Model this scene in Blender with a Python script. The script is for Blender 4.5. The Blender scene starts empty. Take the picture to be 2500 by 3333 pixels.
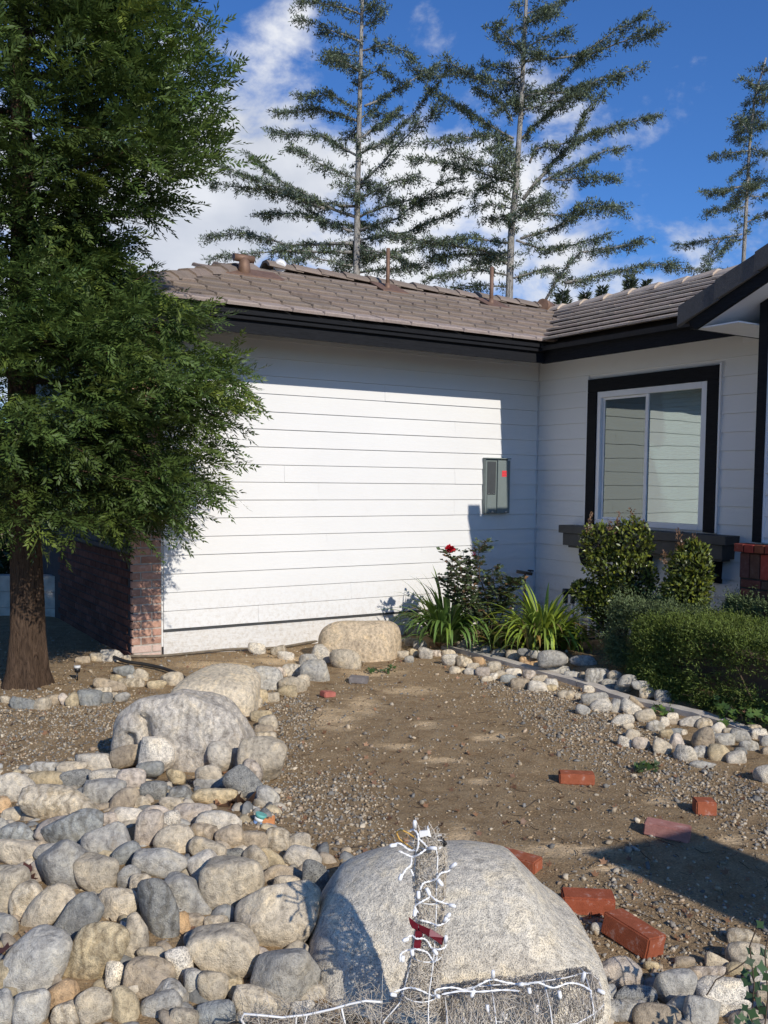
import bpy, bmesh, math, random
import numpy as np
from mathutils import Vector, Matrix
rng = np.random.default_rng(7); random.seed(7)
SC = bpy.context.scene
COL = SC.collection
# ------------------------------------------------------------ camera
F, PY, PITCH, ROLL, CAMZ = 3020.4, 1740.2, 3.3717, 0.6756, 1.73   # photo pixels (2500 x 3333), degrees, metres
cam = bpy.data.cameras.new('camera'); camo = bpy.data.objects.new('camera', cam); COL.objects.link(camo)
cam.sensor_fit = 'HORIZONTAL'; cam.sensor_width = 36.0; cam.lens = F / 2500 * 36.0
cam.shift_y = (PY - 1666.5) / 2500.0
cam.clip_start = 0.05; cam.clip_end = 3000
RM = Matrix.Rotation(math.radians(90 - PITCH), 3, 'X') @ Matrix.Rotation(math.radians(ROLL), 3, 'Z')
camo.matrix_world = Matrix.Translation((0, 0, CAMZ)) @ RM.to_4x4()
SC.camera = camo
# ------------------------------------------------------------ sky, sun, exposure
EL = math.radians(30.5)
SUNH = np.array([0.505, -0.863])                      # horizontal direction towards the sun
world = bpy.data.worlds.new("World"); SC.world = world; world.use_nodes = True
nt = world.node_tree; N = nt.nodes; L = nt.links
for n in list(N): N.remove(n)
out = N.new('ShaderNodeOutputWorld'); bg = N.new('ShaderNodeBackground'); L.new(bg.outputs[0], out.inputs[0])
sky = N.new('ShaderNodeTexSky'); sky.sky_type = 'NISHITA'; sky.sun_disc = False
sky.sun_elevation = EL; sky.sun_rotation = math.atan2(SUNH[0], SUNH[1]); sky.air_density = 1.0; sky.dust_density = 0.3; sky.ozone_density = 2.5
SKY_STRENGTH = 0.15
bg.inputs['Strength'].default_value = SKY_STRENGTH
tint = N.new('ShaderNodeMix'); tint.data_type = 'RGBA'; tint.blend_type = 'MULTIPLY'; tint.inputs[0].default_value = 1.0
L.new(sky.outputs[0], tint.inputs[6]); tint.inputs[7].default_value = (0.215, 0.39, 0.65, 1)
tc = N.new('ShaderNodeTexCoord')
def mathn(op, a, b=None, c=None, clamp=False, tree=None):
    n = (tree or N).new('ShaderNodeMath'); n.operation = op; n.use_clamp = clamp
    lk = L if tree is None else tree.id_data.links
    for i, v in enumerate((a, b, c)):
        if v is None: continue
        if isinstance(v, (int, float)): n.inputs[i].default_value = v
        else: lk.new(v, n.inputs[i])
    return n.outputs[0]
def ray(x, y):
    d = RM @ Vector(((x - 1250) / F, -(y - PY) / F, -1.0)); return np.array(d)
blob_sum = None
# cumulus banks and wisps: where they are (photo pixels), how wide, how strong
BL = [(760, 480, .09, .75), (640, 700, .14, 1.1), (880, 640, .13, .95), (1050, 800, .14, .8), (1330, 760, .16, .8), (1620, 740, .15, .65), (1850, 850, .12, .62), (2130, 880, .12, .6),
      (2060, 730, .05, .22), (700, 330, .05, .3), (900, 70, .06, .42), (860, 215, .045, .45), (1010, 180, .03, .25), (1400, 170, .045, .50), (2140, 75, .06, .30), (2360, 350, .05, .27), (2320, 110, .04, .12), (560, 60, .07, .45),
      (1480, 440, .05, .3), (400, 820, .2, .9), (300, 500, .15, .4), (1100, 560, .06, .25), (200, 1100, .2, .8), (1900, 980, .12, .4)]
for (px, py, rad, st) in BL:
    d = Vector(ray(px, py)).normalized()
    dp = N.new('ShaderNodeVectorMath'); dp.operation = 'DISTANCE'
    L.new(tc.outputs['Generated'], dp.inputs[0]); dp.inputs[1].default_value = d
    m = N.new('ShaderNodeMapRange'); m.interpolation_type = 'SMOOTHSTEP'
    L.new(dp.outputs['Value'], m.inputs[0]); m.inputs[1].default_value = 0; m.inputs[2].default_value = rad * 1.6
    m.inputs[3].default_value = st; m.inputs[4].default_value = 0
    blob_sum = m.outputs[0] if blob_sum is None else mathn('MAXIMUM', blob_sum, m.outputs[0])
mp = N.new('ShaderNodeMapping'); L.new(tc.outputs['Generated'], mp.inputs[0]); mp.inputs['Scale'].default_value = (1, 1, 1.5)
nz = N.new('ShaderNodeTexNoise'); L.new(mp.outputs[0], nz.inputs['Vector']); nz.inputs['Scale'].default_value = 9; nz.inputs['Detail'].default_value = 9; nz.inputs['Roughness'].default_value = .58; nz.inputs['Distortion'].default_value = .15
nz2 = N.new('ShaderNodeTexNoise'); L.new(mp.outputs[0], nz2.inputs['Vector']); nz2.inputs['Scale'].default_value = 4.5; nz2.inputs['Detail'].default_value = 6
nz3 = N.new('ShaderNodeTexNoise'); L.new(mp.outputs[0], nz3.inputs['Vector']); nz3.inputs['Scale'].default_value = 1.7; nz3.inputs['Detail'].default_value = 3
far = mathn('MULTIPLY', mathn('SUBTRACT', nz3.outputs[0], .50), 1.5)
dens = mathn('ADD', mathn('MULTIPLY', mathn('SUBTRACT', nz.outputs[0], .5), 2.0), mathn('MAXIMUM', blob_sum, far))
mr = N.new('ShaderNodeMapRange'); mr.interpolation_type = 'SMOOTHSTEP'; L.new(dens, mr.inputs[0]); mr.inputs[1].default_value = .30; mr.inputs[2].default_value = .78; mr.inputs[3].default_value = 0; mr.inputs[4].default_value = .93
ramp = N.new('ShaderNodeValToRGB'); L.new(mathn('ADD', mathn('MULTIPLY', nz2.outputs[0], .9), mathn('MULTIPLY', dens, .12)), ramp.inputs[0])
ramp.color_ramp.elements[0].position = .36; ramp.color_ramp.elements[0].color = (2.7, 2.9, 3.3, 1)
ramp.color_ramp.elements[1].position = .66; ramp.color_ramp.elements[1].color = (4.6, 4.65, 4.75, 1)
mix = N.new('ShaderNodeMix'); mix.data_type = 'RGBA'
L.new(mr.outputs[0], mix.inputs[0]); L.new(tint.outputs[2], mix.inputs[6]); L.new(ramp.outputs[0], mix.inputs[7]); L.new(mix.outputs[2], bg.inputs[0])
sl = bpy.data.lights.new('sun', 'SUN'); sl.energy = 2.95; sl.angle = math.radians(.53); sl.color = (1.0, .935, .84)
so = bpy.data.objects.new('sun', sl); COL.objects.link(so)
sd = Vector((SUNH[0] * math.cos(EL), SUNH[1] * math.cos(EL), math.sin(EL)))
so.rotation_euler = sd.to_track_quat('Z', 'Y').to_euler(); so.location = (20, -30, 25)
SC.view_settings.view_transform = 'Standard'; SC.view_settings.look = 'None'; SC.view_settings.exposure = 0.45; SC.view_settings.gamma = 1.0
SC.view_settings.use_curve_mapping = False

# ------------------------------------------------------------ helpers
C0 = np.array([1.8526, 11.3263]); YAW = 1.0124
U = -np.array([math.sin(YAW), math.cos(YAW)]); V = np.array([math.cos(YAW), -math.sin(YAW)])
def H(t, s, z):                                     # house frame: t along the long wall (to the left), s out from it towards the viewer
    p = C0 + U * t + V * s; return (p[0], p[1], z)
def proj(P):
    P = np.asarray(P, float); q = (P - np.array([0, 0, CAMZ])) @ np.array(RM)
    return np.stack([1250 - F * q[..., 0] / q[..., 2], PY + F * q[..., 1] / q[..., 2]], -1)
def on_depth(x, y, dep):                            # the point seen at pixel x, y that lies dep metres ahead
    d = ray(x, y); return d * (dep / d[1]) + np.array([0, 0, CAMZ])
def hnoise(x, y):
    return (.012 * np.sin(1.7 * x + .6 * np.sin(2.1 * y)) + .010 * np.sin(2.9 * y + 1.3 + np.sin(1.9 * x)) + .006 * np.sin(6.1 * x + 2 * y) * np.sin(5.3 * y - x)
            + .004 * np.sin(13.7 * x + 5 * np.sin(3.1 * y)) * np.sin(12.1 * y + 3 * np.sin(4.4 * x)))
def ground(x, y):
    x = np.asarray(x, float); y = np.asarray(y, float)
    near = np.clip((16 - np.hypot(x, y)) / 4, 0, 1)
    g = hnoise(x, y) * near
    g = g + .17 * np.exp(-(((x + 1.05) / .85) ** 2 + ((y - 3.95) / .95) ** 2) ** 1.5)          # the heap of stones sits on a low mound
    t_ = (x - C0[0]) * U[0] + (y - C0[1]) * U[1]; s_ = (x - C0[0]) * V[0] + (y - C0[1]) * V[1]
    g = g + .10 / (1 + np.exp((t_ - 1.76) / .035)) / (1 + np.exp(-(s_ - .25) / .07)) * (near > 0)
    g = g + .05 * np.exp(-(((x + 2.9) / 1.0) ** 2 + ((y - 7.4) / .9) ** 2))
    return g
def on_ground(x, y, up=0.0):
    d = ray(x, y); z = 0.0; P = None
    for _ in range(12):
        k = (z - CAMZ) / d[2]; P = d * k + np.array([0, 0, CAMZ]); z = float(ground(P[0], P[1])) + up
    return P
def link(name, me, parent=None, mat=None):
    o = bpy.data.objects.new(name, me); COL.objects.link(o)
    if parent is not None: o.parent = parent; o.matrix_parent_inverse = Matrix.Identity(4)
    return o
def root(name, loc, label, cat, group=None):
    o = bpy.data.objects.new(name, None); COL.objects.link(o); o.location = tuple(loc); o.empty_display_size = .1
    o['label'] = label; o['category'] = cat
    if group: o['group'] = group
    return o
def tag(o, label=None, cat=None, group=None, kind=None):
    if label: o['label'] = label
    if cat: o['category'] = cat
    if group: o['group'] = group
    if kind: o['kind'] = kind
    return o
def np_mesh(name, verts, faces, mat, smooth=False, cols=None, mats=None):
    """verts (n,3); faces: an (m,k) array or list of such arrays"""
    if isinstance(faces, np.ndarray): faces = [faces]
    me = bpy.data.meshes.new(name)
    verts = np.asarray(verts, np.float32); me.vertices.add(len(verts)); me.vertices.foreach_set('co', verts.ravel())
    tot = sum(f.size for f in faces); nf = sum(len(f) for f in faces)
    me.loops.add(tot); me.polygons.add(nf)
    li = np.concatenate([f.ravel() for f in faces]).astype(np.int32)
    ls = []; a = 0
    for f in faces:
        ls.append(np.arange(len(f)) * f.shape[1] + a); a += f.size
    me.loops.foreach_set('vertex_index', li); me.polygons.foreach_set('loop_start', np.concatenate(ls).astype(np.int32))
    me.update(calc_edges=True)
    if smooth: me.polygons.foreach_set('use_smooth', np.ones(nf, bool))
    if cols is not None:
        at = me.color_attributes.new('tone', 'FLOAT_COLOR', 'POINT')
        c = np.ones((len(verts), 4), np.float32); c[:, :3] = np.asarray(cols).reshape(len(verts), -1); at.data.foreach_set('color', c.ravel())
    me.materials.append(mat); me.validate(); return me
class MB:
    """collects boxes, prisms, tubes; builds one mesh"""
    def __init__(s): s.v = []; s.f = []; s.sm = []
    def add(s, vs, fs, smooth=False):
        b = len(s.v); s.v += [tuple(map(float, p)) for p in vs]; s.f += [tuple(i + b for i in f) for f in fs]; s.sm += [smooth] * len(fs); return s
    def hexa(s, p):                                  # 8 points, bottom ring then top ring
        return s.add(p, [(3, 2, 1, 0), (4, 5, 6, 7), (0, 1, 5, 4), (1, 2, 6, 5), (2, 3, 7, 6), (3, 0, 4, 7)])
    def hbox(s, t0, t1, s0, s1, z0, z1):
        return s.hexa([H(t0, s0, z0), H(t0, s1, z0), H(t1, s1, z0), H(t1, s0, z0), H(t0, s0, z1), H(t0, s1, z1), H(t1, s1, z1), H(t1, s0, z1)])
    def box(s, x0, x1, y0, y1, z0, z1):
        return s.hexa([(x0, y0, z0), (x1, y0, z0), (x1, y1, z0), (x0, y1, z0), (x0, y0, z1), (x1, y0, z1), (x1, y1, z1), (x0, y1, z1)])
    def prism(s, pts, d):                            # polygon of world points swept by vector d
        n = len(pts); q = [np.add(p, d) for p in pts]
        return s.add(list(pts) + q, [tuple(range(n))[::-1], tuple(range(n, 2 * n))] + [(i, (i + 1) % n, n + (i + 1) % n, n + i) for i in range(n)])
    def tube(s, pts, rad, n=6, cap=True, smooth=True):
        pts = [np.array(p, float) for p in pts]; m = len(pts)
        rad = [rad] * m if isinstance(rad, (int, float)) else rad
        b = len(s.v); up = None
        for i, p in enumerate(pts):
            d = pts[min(i + 1, m - 1)] - pts[max(i - 1, 0)]; d = d / (np.linalg.norm(d) + 1e-9)
            if up is None:
                up = np.cross(d, (0, 0, 1.0)); 
                if np.linalg.norm(up) < .1: up = np.cross(d, (0, 1.0, 0))
            a = up - d * (up @ d); a = a / (np.linalg.norm(a) + 1e-9); c = np.cross(d, a); up = a
            for k in range(n):
                w = 2 * math.pi * k / n; s.v.append(tuple(p + rad[i] * (math.cos(w) * a + math.sin(w) * c)))
        for i in range(m - 1):
            for k in range(n):
                s.f.append((b + i * n + k, b + i * n + (k + 1) % n, b + (i + 1) * n + (k + 1) % n, b + (i + 1) * n + k)); s.sm.append(smooth)
        if cap:
            s.f.append(tuple(b + k for k in range(n))[::-1]); s.f.append(tuple(b + (m - 1) * n + k for k in range(n))); s.sm += [False, False]
        return s
    def build(s, name, mat, parent=None, rel=None, bevel=0.0):
        me = bpy.data.meshes.new(name)
        v = np.array(s.v, float)
        if rel is None and parent is not None: rel = parent.matrix_world_loc if hasattr(parent, 'matrix_world_loc') else None
        o = np.array(rel if rel is not None else (0, 0, 0), float)
        me.from_pydata([tuple(p) for p in (v - o)], [], s.f); me.update()
        me.polygons.foreach_set('use_smooth', s.sm)
        me.materials.append(mat)
        if bevel > 0:
            bm = bmesh.new(); bm.from_mesh(me); bmesh.ops.recalc_face_normals(bm, faces=bm.faces)
            bmesh.ops.bevel(bm, geom=list(bm.edges), offset=bevel, segments=1, affect='EDGES', profile=.7); bm.to_mesh(me); bm.free()
        else:
            bm = bmesh.new(); bm.from_mesh(me); bmesh.ops.recalc_face_normals(bm, faces=bm.faces); bm.to_mesh(me); bm.free()
        return link(name, me, parent)
def rloc(o):                                        # world location of a thing's root
    return np.array(o.location)
def bend(p, q, sag=0, n=8, side=(0, 0, 1)):
    p = np.array(p, float); q = np.array(q, float)
    return [p + (q - p) * k / n + np.array(side) * sag * 4 * (k / n) * (1 - k / n) for k in range(n + 1)]
# ------------------------------------------------------------ materials
def new_mat(name):
    m = bpy.data.materials.new(name); m.use_nodes = True; t = m.node_tree
    return m, t.nodes, t.links, t.nodes['Principled BSDF']
def noise(nodes, links, vec, scale, detail=4, rough=.55, dist=0):
    n = nodes.new('ShaderNodeTexNoise'); n.inputs['Scale'].default_value = scale; n.inputs['Detail'].default_value = detail
    n.inputs['Roughness'].default_value = rough; n.inputs['Distortion'].default_value = dist
    if vec is not None: links.new(vec, n.inputs['Vector'])
    return n.outputs[0]
def ramp2(nodes, links, fac, stops):
    r = nodes.new('ShaderNodeValToRGB'); links.new(fac, r.inputs[0]); e = r.color_ramp.elements
    while len(e) < len(stops): e.new(.5)
    for i, (p, c) in enumerate(stops): e[i].position = p; e[i].color = (c[0], c[1], c[2], 1)
    return r.outputs[0]
def mixc(nodes, links, fac, a, b, mode='MIX'):
    n = nodes.new('ShaderNodeMix'); n.data_type = 'RGBA'; n.blend_type = mode
    for i, v in ((0, fac), (6, a), (7, b)):
        if isinstance(v, (int, float)): n.inputs[i].default_value = v
        elif isinstance(v, tuple): n.inputs[i].default_value = (v[0], v[1], v[2], 1)
        else: links.new(v, n.inputs[i])
    return n.outputs[2]
def mth(nodes, links, op, a, b=None, clamp=False):
    n = nodes.new('ShaderNodeMath'); n.operation = op; n.use_clamp = clamp
    for i, v in enumerate((a, b)):
        if v is None: continue
        if isinstance(v, (int, float)): n.inputs[i].default_value = v
        else: links.new(v, n.inputs[i])
    return n.outputs[0]
def bump(nodes, links, bsdf, h, dist, strength=1.0, prev=None):
    b = nodes.new('ShaderNodeBump'); b.inputs['Distance'].default_value = dist; b.inputs['Strength'].default_value = strength
    links.new(h, b.inputs['Height'])
    if prev is not None: links.new(prev, b.inputs['Normal'])
    links.new(b.outputs[0], bsdf.inputs['Normal']); return b.outputs[0]
def basic(name, col, rough=.7, var=.12, scale=12, grain=0.0, gscale=200, metal=0.0, spec=.4, coord='Object'):
    m, n, l, b = new_mat(name); tcn = n.new('ShaderNodeTexCoord'); vec = tcn.outputs[coord]
    f = noise(n, l, vec, scale, 5)
    lo = tuple(c * (1 - var) for c in col); hi = tuple(min(1, c * (1 + var)) for c in col)
    l.new(ramp2(n, l, f, [(.3, lo), (.7, hi)]), b.inputs['Base Color'])
    b.inputs['Roughness'].default_value = rough; b.inputs['Metallic'].default_value = metal; b.inputs['Specular IOR Level'].default_value = spec
    if grain > 0: bump(n, l, b, noise(n, l, vec, gscale, 3), grain)
    return m
M = {}
def house_vec(n, l):                                # coordinates in the house frame: x along RW, y along LW, z up
    tcn = n.new('ShaderNodeTexCoord'); mp = n.new('ShaderNodeMapping'); mp.vector_type = 'POINT'
    mp.inputs['Rotation'].default_value = (0, 0, YAW - math.pi / 2 + math.pi / 2)
    l.new(tcn.outputs['Object'], mp.inputs[0]); return mp.outputs[0]
def painted_siding(name, col, gr=.0012):
    m, n, l, b = new_mat(name); tcn = n.new('ShaderNodeTexCoord')
    mp = n.new('ShaderNodeMapping'); l.new(tcn.outputs['Object'], mp.inputs[0]); mp.inputs['Scale'].default_value = (1, 1, 14)
    g1 = noise(n, l, mp.outputs[0], 7, 6, .6, 1.2); g2 = noise(n, l, tcn.outputs['Object'], 1.1, 4)
    c = mixc(n, l, .10, col, ramp2(n, l, g2, [(.3, (.55, .56, .55)), (.7, (.95, .95, .93))]), 'MULTIPLY')
    spl = noise(n, l, tcn.outputs['Object'], 3.1, 8, .7)
    dirt = mth(n, l, 'MULTIPLY', ramp2(n, l, spl, [(.60, (0, 0, 0)), (.78, (1, 1, 1))]), .18)
    c = mixc(n, l, dirt, c, (.52, .50, .46))
    geo = n.new('ShaderNodeNewGeometry'); sx = n.new('ShaderNodeSeparateXYZ'); l.new(geo.outputs['Position'], sx.inputs[0])
    mrs = n.new('ShaderNodeMapRange'); l.new(sx.outputs[2], mrs.inputs[0]); mrs.inputs[1].default_value = .05; mrs.inputs[2].default_value = .75; mrs.inputs[3].default_value = 1; mrs.inputs[4].default_value = 0
    sp = mth(n, l, 'MULTIPLY', mrs.outputs[0], ramp2(n, l, noise(n, l, geo.outputs['Position'], 26, 8, .75), [(.46, (0, 0, 0)), (.66, (1, 1, 1))]))
    c = mixc(n, l, mth(n, l, 'MULTIPLY', sp, .55), c, (.42, .34, .24)); l.new(c, b.inputs['Base Color'])
    b.inputs['Roughness'].default_value = .62; b.inputs['Specular IOR Level'].default_value = .3
    bump(n, l, b, g1, gr); return m
M['siding'] = painted_siding('white_painted_siding', (.765, .76, .74))
M['trimwhite'] = basic('white_trim_paint', (.78, .78, .78), .5, .04, 6, .0004, 60)
M['found'] = painted_siding('painted_foundation', (.74, .72, .68), .006)
def black_wood():
    m, n, l, b = new_mat('black_stained_wood'); tcn = n.new('ShaderNodeTexCoord')
    mp = n.new('ShaderNodeMapping'); l.new(tcn.outputs['Object'], mp.inputs[0]); mp.inputs['Scale'].default_value = (1, 1, 9)
    g = noise(n, l, mp.outputs[0], 6, 6, .6, 2.0); l.new(ramp2(n, l, g, [(.3, (.006, .0065, .008)), (.7, (.014, .015, .018))]), b.inputs['Base Color'])
    b.inputs['Roughness'].default_value = .75; b.inputs['Specular IOR Level'].default_value = .18; bump(n, l, b, g, .003); return m
M['black'] = black_wood()
M['blackgrey'] = basic('dark_grey_paint', (.055, .056, .055), .6, .15, 10, .001, 60)
def tile_mat(name, col):
    m, n, l, b = new_mat(name); tcn = n.new('ShaderNodeTexCoord'); oi = n.new('ShaderNodeObjectInfo')
    geo = n.new('ShaderNodeNewGeometry')
    f = noise(n, l, geo.outputs['Position'], 9, 8, .7); f2 = noise(n, l, geo.outputs['Position'], 160, 3, .6)
    base = mixc(n, l, 1.0, col, oi.outputs['Color'], 'MULTIPLY')
    base = mixc(n, l, .55, base, ramp2(n, l, f, [(.28, (.45, .43, .42)), (.5, (.95, .93, .92)), (.74, (1.0, 1.0, 1.0))]), 'MULTIPLY')
    base = mixc(n, l, .5, base, ramp2(n, l, f2, [(.35, (.6, .6, .6)), (.65, (1.3, 1.3, 1.3))]), 'MULTIPLY')
    l.new(base, b.inputs['Base Color']); b.inputs['Roughness'].default_value = .9; b.inputs['Specular IOR Level'].default_value = .2
    bump(n, l, b, f2, .003); return m
M['tile'] = tile_mat('concrete_roof_tile', (.25, .205, .17))
M['tile2'] = tile_mat('concrete_roof_tile_grey', (.56, .475, .38))
def rock_mat(name, speck, streak):
    m, n, l, b = new_mat(name); tcn = n.new('ShaderNodeTexCoord'); oi = n.new('ShaderNodeObjectInfo')
    off = n.new('ShaderNodeVectorMath'); off.operation = 'ADD'; l.new(tcn.outputs['Object'], off.inputs[0])
    sc_ = n.new('ShaderNodeVectorMath'); sc_.operation = 'SCALE'; l.new(oi.outputs['Random'], sc_.inputs['Scale']); sc_.inputs[0].default_value = (31, 17, 23)
    l.new(sc_.outputs[0], off.inputs[1]); vec = off.outputs[0]
    big = noise(n, l, vec, 9, 5, .55, .8); mid = noise(n, l, vec, 38, 6, .65, .5); fine = noise(n, l, vec, 230, 2, .6)
    base = oi.outputs['Color']
    base = mixc(n, l, .65, base, ramp2(n, l, big, [(.25, (.60, .58, .58)), (.5, (1.0, .98, .95)), (.72, (1.30, 1.18, .96))]), 'MULTIPLY')
    base = mixc(n, l, .7, base, ramp2(n, l, mid, [(.32, (.42, .41, .41)), (.48, (1, 1, 1)), (.68, (1.45, 1.42, 1.36))]), 'MULTIPLY')
    base = mixc(n, l, speck, base, ramp2(n, l, fine, [(.36, (.25, .25, .26)), (.45, (.92, .92, .92)), (.62, (1.4, 1.4, 1.38))]), 'MULTIPLY')
    if streak:
        w = n.new('ShaderNodeTexWave'); l.new(vec, w.inputs['Vector']); w.inputs['Scale'].default_value = 6; w.inputs['Distortion'].default_value = 9; w.inputs['Detail'].default_value = 4; w.inputs['Detail Scale'].default_value = 2.2
        base = mixc(n, l, streak, base, ramp2(n, l, w.outputs[1], [(.0, (.6, .56, .5)), (.6, (1.05, 1.05, 1.05)), (1, (1.25, 1.22, 1.15))]), 'MULTIPLY')
    vo = n.new('ShaderNodeTexNoise'); l.new(vec, vo.inputs['Vector']); vo.inputs['Scale'].default_value = 5; vo.inputs['Detail'].default_value = 10; vo.inputs['Roughness'].default_value = .75
    st = mth(n, l, 'MULTIPLY', ramp2(n, l, vo.outputs[0], [(.60, (0, 0, 0)), (.68, (1, 1, 1))]), .35)
    base = mixc(n, l, st, base, (.36, .26, .14))
    l.new(base, b.inputs['Base Color']); b.inputs['Roughness'].default_value = .88; b.inputs['Specular IOR Level'].default_value = .25
    p = bump(n, l, b, mid, .012, .9); bump(n, l, b, fine, .004, .8, p); return m
M['rock'] = rock_mat('river_stone', .25, .25); M['granite'] = rock_mat('speckled_granite', .75, .0); M['banded'] = rock_mat('banded_stone', .35, .7)
def attr_mat(name, rough=.8, trans=0.0, spec=.3, grain=0, base=(1, 1, 1), sheen=0):
    m, n, l, b = new_mat(name); a = n.new('ShaderNodeAttribute'); a.attribute_name = 'tone'
    c = mixc(n, l, 1.0, a.outputs['Color'], base, 'MULTIPLY')
    if sheen:
        gg = n.new('ShaderNodeNewGeometry'); c = mixc(n, l, .8, c, ramp2(n, l, noise(n, l, gg.outputs['Position'], 45, 7, .7), [(.32, (.45, .44, .43)), (.5, (1, 1, 1)), (.68, (1.35, 1.32, 1.26))]), 'MULTIPLY')
    l.new(c, b.inputs['Base Color'])
    b.inputs['Roughness'].default_value = rough; b.inputs['Specular IOR Level'].default_value = spec
    if grain:
        tcn = n.new('ShaderNodeTexCoord'); bump(n, l, b, noise(n, l, tcn.outputs['Object'], 120, 3), grain)
    if trans > 0:
        tr = n.new('ShaderNodeBsdfTranslucent'); l.new(c, tr.inputs[0]); mx = n.new('ShaderNodeMixShader'); mx.inputs[0].default_value = trans
        l.new(b.outputs[0], mx.inputs[1]); l.new(tr.outputs[0], mx.inputs[2]); l.new(mx.outputs[0], n['Material Output'].inputs[0])
    return m
M['leaf'] = attr_mat('leaf', .5, .25, .4); M['glossleaf'] = attr_mat('glossy_leaf', .32, .12, .5); M['needle'] = attr_mat('needle', .6, .15, .3); M['pebble'] = attr_mat('pebble', .85, 0, .25, .004, (1, 1, 1), 1)
def bark(name, a, c, sc=1.0):
    m, n, l, b = new_mat(name); tcn = n.new('ShaderNodeTexCoord'); mp = n.new('ShaderNodeMapping'); l.new(tcn.outputs['Object'], mp.inputs[0]); mp.inputs['Scale'].default_value = (9 * sc, 9 * sc, 1.6 * sc)
    f = noise(n, l, mp.outputs[0], 3.4, 9, .75, 1.8); l.new(ramp2(n, l, f, [(.33, a), (.52, c), (.75, tuple(x * 1.5 for x in c))]), b.inputs['Base Color'])
    b.inputs['Roughness'].default_value = .95; b.inputs['Specular IOR Level'].default_value = .1; bump(n, l, b, f, .03 / sc); return m
M['bark'] = bark('fibrous_bark', (.018, .012, .009), (.115, .075, .05)); M['palebark'] = bark('pale_bark', (.05, .045, .04), (.38, .36, .33), .5); M['twig'] = basic('twig', (.10, .07, .045), .9)
def brick_mat(name, col, dust=.2):
    m, n, l, b = new_mat(name); tcn = n.new('ShaderNodeTexCoord'); oi = n.new('ShaderNodeObjectInfo'); geo = n.new('ShaderNodeNewGeometry')
    f = noise(n, l, geo.outputs['Position'], 22, 7, .7); g = noise(n, l, geo.outputs['Position'], 240, 3)
    base = mixc(n, l, 1.0, col, oi.outputs['Color'], 'MULTIPLY')
    base = mixc(n, l, .6, base, ramp2(n, l, f, [(.3, (.6, .55, .52)), (.6, (1.1, 1.1, 1.1))]), 'MULTIPLY')
    dm = mth(n, l, 'MULTIPLY', ramp2(n, l, f, [(.56, (0, 0, 0)), (.70, (1, 1, 1))]), dust)
    base = mixc(n, l, dm, base, (.55, .48, .43)); l.new(base, b.inputs['Base Color']); b.inputs['Roughness'].default_value = .92; b.inputs['Specular IOR Level'].default_value = .15
    bump(n, l, b, g, .003); return m
M['brick'] = brick_mat('wall_brick', (.42, .25, .19), .7); M['redbrick'] = brick_mat('red_brick', (.37, .115, .058), .5); M['pinkbrick'] = brick_mat('pink_brick', (.42, .20, .165), .5)
M['shadebrick'] = brick_mat('shaded_brick', (.16, .075, .055), .1); M['paver'] = brick_mat('grey_paver', (.22, .20, .19), .3)  # first one is brick with the shade put into its colour
M['mortar'] = basic('mortar', (.46, .41, .35), .95, .15, 20, .004, 150); M['shademortar'] = basic('shaded_mortar', (.07, .06, .055), .95)  # second one is mortar darkened for the shaded brick walls
M['concrete'] = basic('curb_concrete', (.52, .47, .40), .92, .2, 9, .004, 120)
M['deckmat'] = basic('roof_underlay', (.04, .035, .03), .95)
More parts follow.
